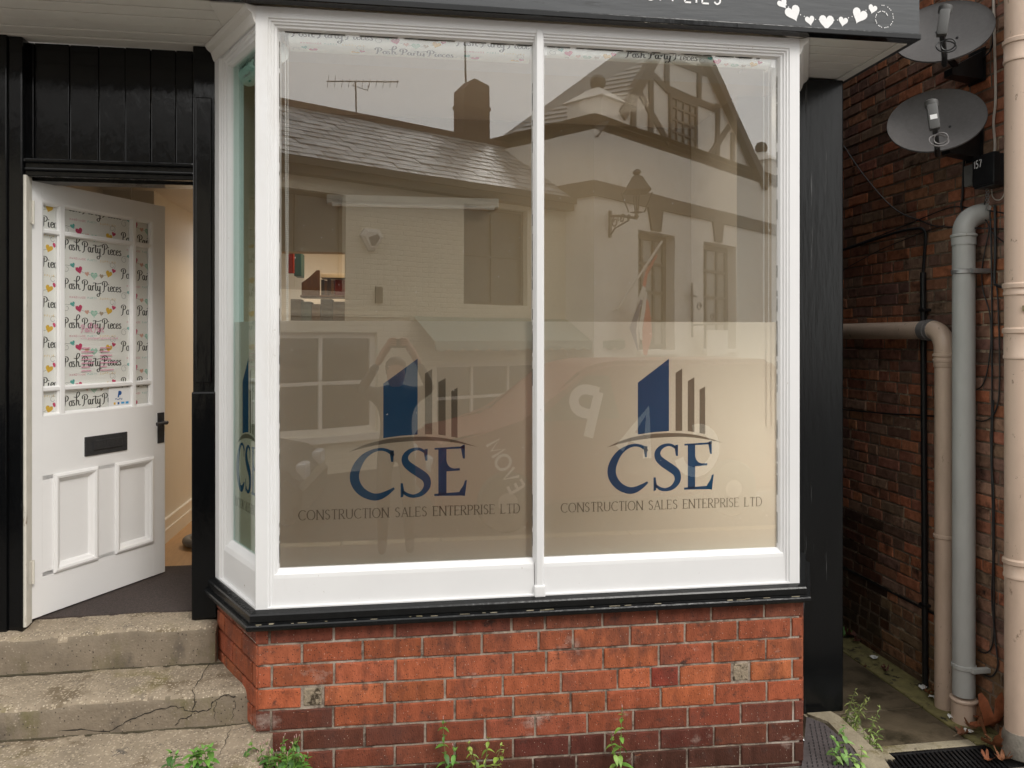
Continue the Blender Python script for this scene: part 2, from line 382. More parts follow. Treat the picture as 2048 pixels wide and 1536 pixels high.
# ------------------------------------------------------------------ lettering (single-stroke alphabets drawn as flat ribbons)
def _o(x0, x1): return arc((x0 + x1) / 2, .5, (x1 - x0) / 2, .5, 90, 450, 22)
CAPS = {
 'A': (.72, [[(0, 0), (.36, 1), (.72, 0)], [(.13, .34), (.59, .34)]]),
 'C': (.72, [arc(.46, .5, .46, .5, 45, 315, 18)]),
 'D': (.72, [[(0, 0), (0, 1)], [(0, 1), (.25, 1)] + arc(.25, .5, .45, .5, 90, -90, 14) + [(0, 0)]]),
 'E': (.52, [[(0, 0), (0, 1)], [(0, 1), (.5, 1)], [(0, .52), (.44, .52)], [(0, 0), (.52, 0)]]),
 'H': (.68, [[(0, 0), (0, 1)], [(.68, 0), (.68, 1)], [(0, .52), (.68, .52)]]),
 'I': (.04, [[(0, 0), (0, 1)]]),
 'L': (.48, [[(0, 1), (0, 0)], [(0, 0), (.48, 0)]]),
 'M': (.84, [[(0, 0), (.04, 1), (.42, .15), (.80, 1), (.84, 0)]]),
 'N': (.72, [[(0, 0), (0, 1)], [(0, 1), (.72, 0)], [(.72, 0), (.72, 1)]]),
 'O': (.9, [_o(0, .9)]),
 'P': (.54, [[(0, 0), (0, 1)], [(0, 1), (.25, 1)] + arc(.25, .74, .28, .26, 90, -90, 10) + [(0, .48)]]),
 'R': (.6, [[(0, 0), (0, 1)], [(0, 1), (.25, 1)] + arc(.25, .75, .26, .25, 90, -90, 10) + [(0, .5)], [(.22, .5), (.6, 0)]]),
 'S': (.5, [smooth_pts([(.47, .86), (.27, 1), (.05, .87), (.06, .66), (.28, .53), (.46, .36), (.44, .12), (.22, 0), (.01, .14)])]),
 'T': (.62, [[(.31, 0), (.31, 1)], [(0, 1), (.62, 1)]]),
 'U': (.68, [[(0, 1), (0, .32)] + arc(.34, .32, .34, .32, 180, 360, 12) + [(.68, 1)]]),
 'V': (.7, [[(0, 1), (.35, 0), (.7, 1)]]),
 'W': (1., [[(0, 1), (.25, 0), (.5, 1), (.75, 0), (1, 1)]]),
 'Y': (.66, [[(0, 1), (.33, .5), (.66, 1)], [(.33, .5), (.33, 0)]]),
 '1': (.2, [[(0, .8), (.2, 1), (.2, 0)]]),
 '5': (.5, [[(.48, 1), (.08, 1), (.04, .56)] + arc(.2, .3, .3, .3, 110, -140, 12)]),
 '7': (.5, [[(0, 1), (.5, 1), (.15, 0)]]),
 ' ': (.35, []),
 # small letters for the web line and the payment sticker
 'a': (.42, [arc(.2, .26, .2, .26, 20, 340, 12), [(.42, .52), (.42, 0)]]),
 'e': (.42, [[(.02, .28), (.4, .28)] + arc(.2, .26, .2, .26, 10, 310, 12)]),
 'h': (.4, [[(0, 0), (0, 1)], [(0, .3)] + arc(.2, .3, .2, .22, 180, 0, 8) + [(.4, 0)]]),
 'i': (.03, [[(0, 0), (0, .52)], [(0, .7), (0, .78)]]),
 'k': (.36, [[(0, 0), (0, 1)], [(.34, .52), (0, .24), (.36, 0)]]),
 'l': (.03, [[(0, 0), (0, 1)]]),
 'o': (.42, [arc(.21, .26, .21, .26, 0, 360, 14)]),
 'p': (.42, [[(0, -.3), (0, .52)], arc(.21, .26, .21, .26, 180, -180, 14)]),
 'r': (.24, [[(0, 0), (0, .52)], [(0, .3), (.1, .5), (.24, .5)]]),
 's': (.34, [smooth_pts([(.32, .44), (.16, .52), (.03, .41), (.17, .27), (.31, .13), (.16, 0), (.0, .08)])]),
 't': (.26, [[(.12, .85), (.12, .1), (.26, 0)], [(0, .52), (.26, .52)]]),
 'u': (.4, [[(0, .52), (0, .2)] + arc(.2, .2, .2, .2, 180, 360, 8) + [(.4, .52)]]),
 'w': (.6, [[(0, .52), (.15, 0), (.3, .52), (.45, 0), (.6, .52)]]),
 'y': (.4, [[(0, .52), (.2, 0)], [(.4, .52), (.12, -.3)]]),
 'c': (.38, [arc(.2, .26, .2, .26, 45, 315, 12)]),
 '.': (.06, [[(0, 0), (.06, 0)]]),
}
def write(mb, text, x, z, h, w, gap=.2, width=None, y=0.0, slant=0.0):
    adv = sum(CAPS[c][0] + gap for c in text) - gap
    sx = h if width is None else width / adv
    cx = 0.0
    for c in text:
        wd, st = CAPS[c]
        for s in st:
            mb.ribbon([(x + (cx + px) * sx + slant * pz * h, z + pz * h) for px, pz in s], w, y)
        cx += wd + gap
def roman(mb, text, x, z, width, h, y=0.0):     # thin inscriptional capitals with serifs
    gap = .26; adv = sum(CAPS[c][0] + gap for c in text) - gap; sx = width / adv; cx = 0.
    for c in text:
        wd, st = CAPS[c]
        for s in st:
            P = [(x + (cx + px) * sx, z + pz * h) for px, pz in s]
            if len(P) == 2 or c in 'AMVNW':
                for a, b in zip(P[:-1], P[1:]):
                    dx, dz = abs(b[0] - a[0]), abs(b[1] - a[1])
                    thick = h * (.055 if dz < dx * .5 else (.065 if (c in 'AMVNU' and (b[1] - a[1]) * (b[0] - a[0]) > 0) else .115))
                    mb.ribbon([a, b], thick, y)
            else:
                m = len(P)
                ws = []
                for i in range(m):
                    a, b = P[max(i - 1, 0)], P[min(i + 1, m - 1)]
                    dx, dz = abs(b[0] - a[0]), abs(b[1] - a[1])
                    ws.append(h * (.05 + .075 * dz / (dx + dz + 1e-9)))
                mb.ribbon(P, ws, y)
            for (px, pz) in (s[0], s[-1]):
                if c in 'OSCD' and len(s) > 4: continue
                if pz in (0, 1) and len(s) <= 5 and not (c in 'ELT' and pz in (0, 1) and abs(s[0][1] - s[-1][1]) < .01):
                    X = x + (cx + px) * sx; Z = z + pz * h
                    mb.ribbon([(X - h * .13, Z), (X + h * .13, Z)], h * .045, y)
            if c in 'ELT' and abs(s[0][1] - s[-1][1]) < .01:
                for (px, pz) in ([s[-1]] if c != 'T' else [s[0], s[-1]]):
                    X = x + (cx + px) * sx; Z = z + pz * h; d = -1 if pz > .7 else 1
                    if abs(pz - .52) > .1: mb.ribbon([(X, Z), (X + h * .02, Z + d * h * .14)], h * .05, y)
        cx += wd + gap
SCRIPT = [   # "Posh Party Pieces" in a looped hand, drawn in units of the capital height
 [(-.08, -.12), (.1, .02), (.16, .4), (.2, .92)], [(-.02, .66), (-.06, .84), (.1, 1.0), (.36, 1.0), (.5, .8), (.4, .56), (.2, .5)],
 [(.76, .5), (.62, .36), (.64, .08), (.78, .0), (.9, .16), (.86, .42), (.74, .5), (.86, .5), (.98, .54)],
 [(1.2, .46), (1.08, .52), (1.02, .38), (1.16, .24), (1.18, .06), (1.04, .0), (.98, .1)],
 [(1.38, .0), (1.42, .5), (1.42, 1.0), (1.52, 1.3), (1.72, 1.3), (1.74, 1.06), (1.5, .82), (1.1, .86)], [(1.4, .3), (1.52, .5), (1.64, .46), (1.66, .14), (1.76, .0), (1.86, .08)],
]
def _P(x): return [[(x - .08, -.12), (x + .1, .02), (x + .16, .4), (x + .2, .92)], [(x - .04, .6), (x - .08, .84), (x + .1, 1.0), (x + .38, 1.0), (x + .52, .8), (x + .42, .56), (x + .2, .5)]]
def _e(x): return [[(x, .24), (x + .2, .3), (x + .24, .46), (x + .12, .52), (x, .34), (x + .04, .06), (x + .18, .0), (x + .3, .12)]]
SCRIPT += _P(2.15)
SCRIPT += [[(3.0, .46), (2.84, .5), (2.74, .26), (2.84, .0), (2.98, .14), (3.04, .5)], [(3.04, .5), (3.02, .1), (3.12, .0), (3.18, .06)],
 [(3.26, .5), (3.26, .0)], [(3.26, .3), (3.36, .5), (3.48, .5)],
 [(3.62, .82), (3.6, .14), (3.7, .0), (3.8, .1)], [(3.3, .74), (3.5, .78), (3.8, .7), (4.2, .78), (4.3, .84)],
 [(3.86, .5), (3.86, .14), (3.98, .0), (4.1, .14), (4.14, .5)], [(4.14, .5), (4.12, -.3), (3.98, -.6), (3.8, -.52), (3.86, -.34), (4.3, -.26)]]
SCRIPT += _P(4.5)
SCRIPT += [[(5.16, .5), (5.14, .1), (5.24, .0), (5.32, .08)], [(5.16, .66), (5.18, .74)]]
SCRIPT += _e(5.4) + [[(6.0, .42), (5.9, .52), (5.76, .36), (5.8, .06), (5.92, .0), (6.04, .1)]] + _e(6.12)
SCRIPT += [[(6.72, .46), (6.6, .52), (6.54, .38), (6.68, .24), (6.7, .06), (6.56, .0), (6.48, .1)]]
SCRIPT = [smooth_pts(s, 5) for s in SCRIPT]
def posh(mb, x, z, width, y=0.0, wscale=1.0):
    u = width / 6.85
    for s in SCRIPT:
        P = [(x + (px + .08) * u, z + pz * u) for px, pz in s]
        m = len(P); ws = []
        for i in range(m):
            a, b = P[max(i - 1, 0)], P[min(i + 1, m - 1)]
            dx, dz = b[0] - a[0], b[1] - a[1]
            ws.append(u * wscale * (.052 + .085 * abs(dz) / (abs(dx) + abs(dz) + 1e-9)))
        mb.ribbon(P, ws, y)
def heart_pts(cx, cz, s, rot=0.0):
    P = []
    for i in range(24):
        t = 2 * math.pi * i / 24
        x = 16 * math.sin(t) ** 3; z = 13 * math.cos(t) - 5 * math.cos(2 * t) - 2 * math.cos(3 * t) - math.cos(4 * t)
        x, z = x / 32 * s, (z + 2.5) / 30 * s
        P.append((cx + x * math.cos(rot) - z * math.sin(rot), cz + x * math.sin(rot) + z * math.cos(rot)))
    return P
def fan(mb, P, y=0.0):
    cx = sum(p[0] for p in P) / len(P); cz = sum(p[1] for p in P) / len(P)
    n = len(P)
    mb.add([(cx, y, cz)] + [(a, y, b) for a, b in P], [(0, i + 1, (i + 1) % n + 1) for i in range(n)])
HEARTS = [('TEAL', .052, -.074, .026, .35), ('PINK', .087, -.0945, .038, .3), ('PEACH', .13, -.110, .024, .15), ('MINT', .17, -.1175, .038, 0.), ('TAN', .212, -.115, .024, -.12), ('YELL', .255, -.1015, .038, -.3), ('PINK', .284, -.083, .024, -.3)]
def swirl(cx, cz, r, a0, turns, sgn):
    return [(cx + r * (1 - .55 * t / 20) * math.cos(a0 + sgn * t / 20 * turns * 2 * math.pi), cz + r * (1 - .55 * t / 20) * math.sin(a0 + sgn * t / 20 * turns * 2 * math.pi)) for t in range(21)]
def pattern(layers, x, z, k=1.0):          # one repeat of the printed wrapping design
    posh(layers['INK'], x, z, .331 * k)
    for txt, nm, x0, w0 in (('HANDMADE', 'PINK', .036, .085), ('PARTY', 'TEAL', .134, .05), ('SUPPLIES', 'YELL', .205, .09)):
        write(layers[nm], txt, x + x0 * k, z - .043 * k, .009 * k, .0011 * k, .6, w0 * k)
    for nm, hx, hz, s, r in HEARTS:
        if nm == 'MINT':
            P = heart_pts(x + hx * k, z + hz * k, s * k, r)
            fan(layers['MINT'], P)
        else:
            fan(layers[nm], heart_pts(x + hx * k, z + hz * k, s * k, r))
    # pale stripes and dots on the large hearts
    for j in range(4):
        zz = z + (-.108 - .0065 * j) * k; hw = (.015 - .003 * j) * k
        layers['PAPER'].ribbon([(x + .17 * k - hw, zz), (x + .17 * k + hw, zz)], .0022 * k, -.0004)
    for a in range(-1, 2):
        for b in range(-1, 2):
            fan(layers['PINKL'], arc(x + (.087 + a * .009) * k, z + (-.092 + b * .009 - a * .002) * k, .0013 * k, .0013 * k, 0, 300, 5), -.0004)
    ln = layers['INKG']
    ln.ribbon(smooth_pts([(x + a * k, z + b * k) for a, b in [(.05, -.072), (.087, -.094), (.13, -.108), (.17, -.113), (.212, -.112), (.255, -.100), (.286, -.082)]], 4), .0016 * k, .0003)
    ln.ribbon(swirl(x + .018 * k, z - .092 * k, .0185 * k, R(60), 1.1, 1), .0017 * k)
    ln.ribbon(swirl(x + .276 * k, z - .055 * k, .0185 * k, R(-50), 1.1, 1), .0017 * k)
    ln.ribbon([(x + .027 * k, z - .076 * k), (x + .05 * k, z - .072 * k)], .0017 * k)
def new_layers(M=None): return {n: MB(M) for n in ('INK', 'INKG', 'PINK', 'PEACH', 'TEAL', 'MINT', 'YELL', 'TAN', 'PAPER', 'PINKL')}
LAYMAT = {'INK': INK, 'INKG': INKG, 'PINK': PINK, 'PEACH': PEACH, 'TEAL': TEAL, 'MINT': MINT, 'YELL': YELL, 'TAN': TAN, 'PAPER': PAPER, 'PINKL': PINKL}
def clip_layers(layers, x0, x1, z0, z1):
    for mb in layers.values():
        if not mb.f: continue
        bm = bmesh.new()
        vv = [bm.verts.new(p) for p in mb.v]
        for f in mb.f:
            try: bm.faces.new([vv[i] for i in f])
            except ValueError: pass
        for co, no in (((x0, 0, 0), (-1, 0, 0)), ((x1, 0, 0), (1, 0, 0)), ((0, 0, z0), (0, 0, -1)), ((0, 0, z1), (0, 0, 1))):
            bmesh.ops.bisect_plane(bm, geom=bm.verts[:] + bm.edges[:] + bm.faces[:], plane_co=co, plane_no=no, clear_outer=True)
        bm.verts.index_update()
        mb.v = [q.co[:] for q in bm.verts]; mb.f = [tuple(q.index for q in f.verts) for f in bm.faces]; bm.free()
def join_layers(layers, name, parent, M=None, mapf=None):
    """one printed mesh with a material slot per ink"""
    V, Fc, Mi, ms = [], [], [], []
    for nm, mb in layers.items():
        if not mb.f: continue
        n = len(V); V += mb.v; Fc += [tuple(i + n for i in f) for f in mb.f]; Mi += [len(ms)] * len(mb.f); ms.append(LAYMAT[nm])
    if mapf: V = [mapf(p) for p in V]
    if M is not None: V = [tuple(M @ Vector(p)) for p in V]
    me = bpy.data.meshes.new(name); me.from_pydata(V, [], Fc)
    for m in ms: me.materials.append(m)
    me.polygons.foreach_set('material_index', Mi)
    o = bpy.data.objects.new(name, me); col.objects.link(o); o.parent = parent
    return o

# =================================================================== GROUND
struct(MB().box(-30, 30, -0.75, 3.05, -.30, 0.0).box(-30, 1.9, 3.05, 3.9, -.30, -.002).build('pavement', PAVE))
struct(MB().box(-60, 60, -40, -.9, -.34, -.14).build('road', ASPH))
kb = MB()
for i in range(40):
    kb.box(-18 + i * .92, -18 + i * .92 + .91, -.9, -.752, -.3, .004, .012)
struct(kb.build('kerb', KERBC))
# alley floor: wet slabs, mossy gutter against the brick wall, pale lip in front of the drain
g = MB()
g.box(2.2, 2.80, 3.80, 9.0, -.3, -.092, .006).box(2.2, 2.80, 3.46, 3.795, -.3, -.094, .006)
struct(g.build('alley_path', WETC))
struct(MB().box(2.806, 3.0, 3.40, 9.0, -.3, -.088, .006).build('alley_gutter', MOSS))
struct(MB().box(2.2, 2.80, 3.395, 3.456, -.3, -.086, .008).build('alley_lip', KERBC))
struct(MB().box(1.9, 6, 3.05, 3.39, -.3, -.16).build('drain_channel', ASPH))

# =================================================================== SHOP BUILDING
shop = thing('shop_building', 'black and white timber shop front with bay window, open white door and red brick base', 'building', (0.5, 3.68, 0))
YF = 3.2
BX0, BX1, BZ0, BZ1 = -.565, 1.765, .815, 3.235
CAN = Vector((-.265, .48)).normalized(); CLEN = .548
E0, E1 = Vector((BX0, YF)) + CAN * CLEN, Vector((BX1, YF)) + Vector((-CAN.x, CAN.y)) * CLEN
bay = part('bay_window', shop, Matrix.Translation((0.1, -.48, .8)))
PROF = [(0, 0), (.046, 0), (.050, .006), (.057, .006), (.060, .012), (.067, .013), (.071, .020), (.079, .022), (.085, .036), (.087, .048)]
def picture_frame(M, xa, xb, za, zb, prof, sides=(1, 1, 1, 1), back=.09):
    """mitred moulded frame; sides scale the inset left, right, bottom, top"""
    mb = MB(M); rings = []
    P = [(0, back)] + prof + [(prof[-1][0], back)]
    for i, d in P:
        l, r, b, t = (i * k for k in sides)
        rings.append([(xa + l, d, za + b), (xb - r, d, za + b), (xb - r, d, zb - t), (xa + l, d, zb - t)])
    mb.loops(rings)
    return mb
MF = frame2d((0, YF, 0), (1, 0))
picture_frame(MF, BX0, BX1, BZ0, BZ1, PROF, (1, 1, .12, .95)).wbuild('frame', WHITE, bay)
# bottom rail with sloping glazing bead, in two lengths beside the mullion foot
for xa, xb in ((BX0 + .05, .570), (.612, BX1 - .05)):
    rb = MB()
    rb.loops([[(xa, y, z), (xb, y, z)] for y, z in ((3.29, .967), (3.238, .967), (3.226, .955), (3.216, .946), (3.214, .932), (3.212, .83), (3.212, .815), (3.29, .815))], False)
    rb.wbuild('bottom_rail', WHITE, bay)
ml = MB()
ml.loops([[(.591 + x, 3.2 + y, z) for z in (.835, BZ1 - .03)] for x, y in ((-.024, .07), (-.024, .028), (-.019, .02), (-.019, .006), (-.012, -.004), (.012, -.004), (.019, .006), (.019, .02), (.024, .028), (.024, .07))], False)
ml.wbuild('mullion', WHITE, bay)
MB().box(.567, .615, 3.190, 3.23, .812, .86, .006).wbuild('mullion_foot', WHITE, bay)
# panes
for xa, xb in ((BX0 + .07, .59), (.592, BX1 - .07)):
    MB().box(xa, xb, 3.240, 3.244, .94, BZ1 - .06).wbuild('pane', GLASS, bay)
    MB().flat([(xa + .01, .94), (xb - .01, .94), (xb - .01, 1.975), (xa + .01, 1.975)], 3.2485).wbuild('frosted_film', FILM, bay)
gm, fk = MB(), MB()
for xa, xb in ((BX0 + .0865, .567), (.615, BX1 - .0865)):
    za, zb = .9655, BZ1 - .0825
    for k in range(150):
        e_ = random.choice((0, 0, 1, 1, 3, 3, 3, 2)); l = random.uniform(.01, .07); w = random.uniform(.0005, .0019)
        if e_ < 2:
            z = random.uniform(za, zb - l); x = xa if e_ == 0 else xb - w; gm.box(x, x + w, 3.2372, 3.2392, z, z + l)
        else:
            x = random.uniform(xa, xb - l); z = za if e_ == 2 else zb - w * 1.6; h_ = w * (.6 if e_ == 2 else 1.8); gm.box(x, x + l, 3.2372, 3.2392, z, z + h_)
    for k in range(70):
        x, z = random.uniform(xa, xb), random.choice((random.uniform(za, zb), random.uniform(za, za + .9), random.gauss(2.2, .2))); a = random.gauss(1.4, .5); l = random.uniform(.0015, .007)
        if za < z < zb: fk.ribbon([(x, z), (x + l * math.cos(a), z + l * math.sin(a))], random.uniform(.0006, .0014), 3.2394)
gm.wbuild('edge_grime', DIRT_SHADE, bay)['kind'] = 'stuff'
fk.wbuild('paint_flecks', SIGNW, bay)['kind'] = 'stuff'
# canted sides: local x from the front corner back to the wall, y into the room
for side in (0, 1):
    if side == 0:
        MC = frame2d((E0.x, E0.y, 0), -CAN)
        xa, xb, sd_ = 0, CLEN, (1.0, .12, .12, .95)
    else:
        MC = frame2d((BX1, YF, 0), (-CAN.x, CAN.y))
        xa, xb, sd_ = 0, CLEN, (.12, 1.0, .12, .95)
    prof = [(i * 1.45, d) for i, d in PROF]
    mbx = picture_frame(MC, xa, xb, BZ0, BZ1, prof, (sd_[0], sd_[1], sd_[2], .95))
    mbx.wbuild('side_frame', WHITE, bay)
    rb = MB(MC)
    x2, x3 = (xa + .075, xb - .015) if side == 0 else (xa + .015, xb - .075)
    rb.loops([[(x2, y, z), (x3, y, z)] for y, z in ((.09, 1.0), (.04, 1.0), (.028, .988), (.018, .975), (.012, .955), (.012, .815), (.09, .815))], False)
    rb.wbuild('side_rail', WHITE, bay)
    MB(MC).box(xa + .02, xb - .01, .044, .048, .95, BZ1 - .06).wbuild('pane', SGLASS, bay)
    MB(MC).flat([(xa + .03, .955), (xb - .03, .955), (xb - .03, 1.975), (xa + .03, 1.975)], .052).wbuild('frosted_film', FILM, bay)
# head moulding under the soffit, round all three sides
HP = [(.001, 3.165), (.006, 3.170), (.012, 3.185), (.018, 3.203), (.034, 3.214), (.042, 3.226), (.042, 3.2345), (-.02, 3.2345)]
for pth in ([tuple(E0), (BX0 + .001, YF + .001)], [(BX1 - .001, YF + .001), tuple(E1)]):
    hd = MB(); hd.loops(sweep(pth, HP), False)
    hd.f.append(tuple(range(8))); hd.f.append(tuple(range(8, 16)))
    hd.wbuild('head_moulding', WHITE2, bay)
# black sill: two rolls with a groove
sl = MB()
sl.loops(sweep([tuple(E0), (BX0, YF), (BX1, YF), tuple(E1)], [(-.05, .818), (.004, .814), (.026, .806), (.030, .800), (.030, .776), (.026, .772), (.026, .769), (.044, .767), (.048, .762), (.049, .752), (.044, .744), (.030, .738), (-.06, .738)]), False)
sl.wbuild('sill', SILLB, bay)
# flaked paint along the groove of the sill
fl = MB()
for i in range(34):
    x = random.uniform(BX0, BX1); w = random.uniform(.004, .04)
    y_ = random.uniform(3.156, 3.166); fl.box(x, x + w, y_, y_ + random.uniform(.002, .005), .7682, .7688 + random.uniform(.0003, .001))
fl.wbuild('flaked_paint', KERBC, bay)['kind'] = 'stuff'

# ---- company logo on the film: bars, swoosh, monogram, line of capitals
def logo(M, sx=1.0):
    """local metres, origin at the foot of the tall bar's right edge"""
    k = .000638
    def p(a, b): return ((a - 945) * k * .98 * sx, (605 - b) * k)
    blue, grey = MB(M), MB(M)
    blue.flat([p(718, 625), p(830, 612), p(945, 605), p(945, 107), p(718, 270)])
    for a, b, t0, t1, f0, f1 in ((993, 1042, 205, 175, 605, 606), (1083, 1132, 262, 236, 608, 616), (1170, 1212, 322, 300, 624, 632)):
        grey.flat([p(a, f0), p(b, f1), p(b, t1), p(a, t0)])
    top = smooth_pts([p(495, 710), p(600, 665), p(740, 632), p(900, 619), p(1060, 624), p(1200, 648), p(1345, 694)], 8)
    bot = smooth_pts([p(495, 710), p(600, 684), p(740, 660), p(900, 648), p(1060, 648), p(1200, 664), p(1345, 694)], 8)
    n = len(top)
    grey.add([(a, 0, b) for a, b in top + bot], [(i, i + 1, n + i + 1, n + i) for i in range(n - 1)])
    # C
    c = [(785, 742), (770, 722), (735, 703), (690, 698), (640, 712), (590, 745), (550, 800), (530, 862), (540, 920), (580, 972), (640, 1003), (690, 1005), (740, 985), (790, 953)]
    w = [20, 26, 22, 20, 26, 40, 55, 62, 62, 56, 50, 46, 34, 14]
    cc = smooth_pts([(a, b, q) for (a, b), q in zip(c, w)], 5)
    blue.ribbon([p(a, b) for a, b, q in cc], [q * k * .95 for a, b, q in cc])
    blue.flat([p(766, 704), p(788, 707), p(784, 782), p(769, 780), p(762, 735)])
    # S
    c = [(1000, 728), (970, 706), (935, 700), (890, 715), (862, 750), (868, 790), (905, 825), (955, 858), (1000, 895), (1008, 945), (975, 990), (925, 1008), (880, 1000), (845, 975)]
    w = [18, 20, 20, 30, 42, 52, 58, 60, 56, 46, 34, 24, 24, 18]
    cc = smooth_pts([(a, b, q) for (a, b), q in zip(c, w)], 5)
    blue.ribbon([p(a, b) for a, b, q in cc], [q * k * .95 for a, b, q in cc])
    blue.flat([p(990, 702), p(1012, 700), p(1010, 778), p(996, 778), p(988, 735)])
    blue.flat([p(832, 922), p(847, 922), p(856, 975), p(850, 1010), p(832, 1016)])
    # E
    blue.flat([p(1083, 704), p(1138, 700), p(1138, 1000), p(1083, 1006)])
    blue.flat([p(1058, 696), p(1262, 688), p(1262, 702), p(1058, 708)])
    blue.flat([p(1236, 688), p(1248, 680), p(1262, 678), p(1262, 770), p(1248, 768), p(1236, 706)])
    blue.flat([p(1136, 836), p(1228, 832), p(1228, 848), p(1136, 852)])
    blue.flat(smooth_pts([p(1138, 780), p(1146, 806), p(1165, 826), p(1190, 834)], 4) + [p(1136, 838)])
    blue.flat([p(1056, 998), p(1230, 990), p(1262, 1018), p(1240, 1014), p(1056, 1012)])
    blue.flat(smooth_pts([p(1262, 1018), p(1225, 990), p(1250, 950), p(1262, 915)], 3) + [p(1276, 912)])
    roman(grey, 'CONSTRUCTION SALES ENTERPRISE LTD', p(172, 0)[0], p(0, 1142)[1], (1637 - 172) * k * .98 * sx, 62 * k)
    return blue, grey
o1 = onY(835.3, 869, 3.2465); o2 = onY(1338, 862, 3.2465)
for oo in (o1, o2):
    bl, gr = logo(Matrix.Translation(oo))
    bl.wbuild('logo_blue', FILMBLUE, bay); gr.wbuild('logo_grey', FILMGREY, bay)
MC0 = frame2d((E0.x, E0.y, 0), -CAN)
bl, gr = logo(MC0 @ Matrix.Translation((.31, .0505, o1.z)), .55)
bl.wbuild('logo_blue', FILMBLUE, bay); gr.wbuild('logo_grey', FILMGREY, bay)

# ---- brick base under the bay
base = part('bay_wall', shop, Matrix.Translation((0.1, -.46, 0)))
YB = 3.206
core = [(-.555, YB + .007), (1.770, YB + .007), (2.02, 3.70), (-.815, 3.70)]
MB().add([(x, y, z) for z in (-.25, .737) for x, y in core], [(0, 1, 2, 3), (4, 5, 6, 7), (0, 1, 5, 4), (1, 2, 6, 5), (2, 3, 7, 6), (3, 0, 4, 7)]).wbuild('mortar', MORTAR, base)
ZL = [.75, .669, .585, .493, .406, .319, .234, .152, .066, -.02]
ZR = [.745, .661, .571, .475, .384, .290, .197, .105, .012, -.08]
XJ = [[-.566, -.513, -.26, -.014, .232, .472, .616, .866, 1.111, 1.356, 1.603, 1.781],
      [-.566, -.386, -.144, .098, .346, .588, .736, .988, 1.235, 1.479, 1.729, 1.782],
      [-.566, -.504, -.259, -.012, .234, .479, .621, .869, 1.117, 1.363, 1.611, 1.784],
      [-.566, -.386, -.301, -.055, .192, .435, .684, .933, 1.081, 1.209, 1.452, 1.535, 1.735, 1.785],
      [-.566, -.507, -.263, -.014, .233, .479, .727, .882, 1.126, 1.372, 1.615, 1.786],
      [-.566, -.386, -.137, .11, .36, .573, .799, 1.003, 1.249, 1.493, 1.741, 1.787],
      [-.566, -.501, -.26, -.014, .233, .479, .722, .878, 1.121, 1.368, 1.617, 1.788],
      [-.566, -.381, -.137, .11, .36, .564, .751, .999, 1.246, 1.491, 1.741, 1.789],
      [-.566, -.505, -.26, -.014, .233, .479, .722, .878, 1.121, 1.368, 1.617, 1.790]]
def brick_mesh(mb, x0, x1, z0a, z1a, z0b, z1b, y=0., dep=.06, c=.0038, j=.0022, nl=7, ns=3):
    """one brick: worn, slightly ragged arrises round a flat face; z ranges at its two ends"""
    y += random.uniform(-.0018, .0018)
    A = [(x0, z0a), (x1, z0b), (x1, z1b), (x0, z1a)]; O = []
    for k in range(4):
        a, b = A[k], A[(k + 1) % 4]; n = max(2, int(nl * min(1, abs(x1 - x0) / .2))) if k % 2 == 0 else ns
        for i in range(n): O.append((a[0] + (b[0] - a[0]) * i / n, a[1] + (b[1] - a[1]) * i / n))
    cx, cz = (x0 + x1) / 2, (z0a + z1b) / 2; n = len(O)
    inner, outer = [], []
    for x, z in O:
        chip = random.uniform(.004, .009) if random.random() < .07 else 0
        ins = c * .6 + random.uniform(0, j) + chip
        ix = x + (ins if x < cx else -ins) * (1 if min(abs(x - x0), abs(x - x1)) < .001 else 0)
        iz = z + (ins if z < cz else -ins) * (1 if min(abs(z - z0a - (z0b - z0a) * (x - x0) / (x1 - x0)), abs(z - z1a - (z1b - z1a) * (x - x0) / (x1 - x0))) < .001 else 0)
        inner.append((ix, y + random.uniform(-.0004, .0006), iz)); outer.append((x + random.uniform(-j, j) * .4, y + c, z + random.uniform(-j, j) * .4))
    V = inner + outer + [(x, y + dep, z) for x, _, z in outer]
    return mb.add(V, [tuple(range(n))] + [(i, (i + 1) % n, (i + 1) % n + n, i + n) for i in range(n)] + [(i + n, (i + 1) % n + n, (i + 1) % n + 2 * n, i + 2 * n) for i in range(n)])
def jit(c, a=.12):
    k = 1 + random.uniform(-a, a); return tuple(max(.004, x * k * (1 + random.uniform(-.05, .05))) for x in c)
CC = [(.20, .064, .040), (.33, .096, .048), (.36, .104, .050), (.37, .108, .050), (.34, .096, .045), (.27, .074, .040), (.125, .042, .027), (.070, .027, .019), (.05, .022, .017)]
def zc(i, x): t = (x + .566) / 2.35; return ZL[i] + (ZR[i] - ZL[i]) * t
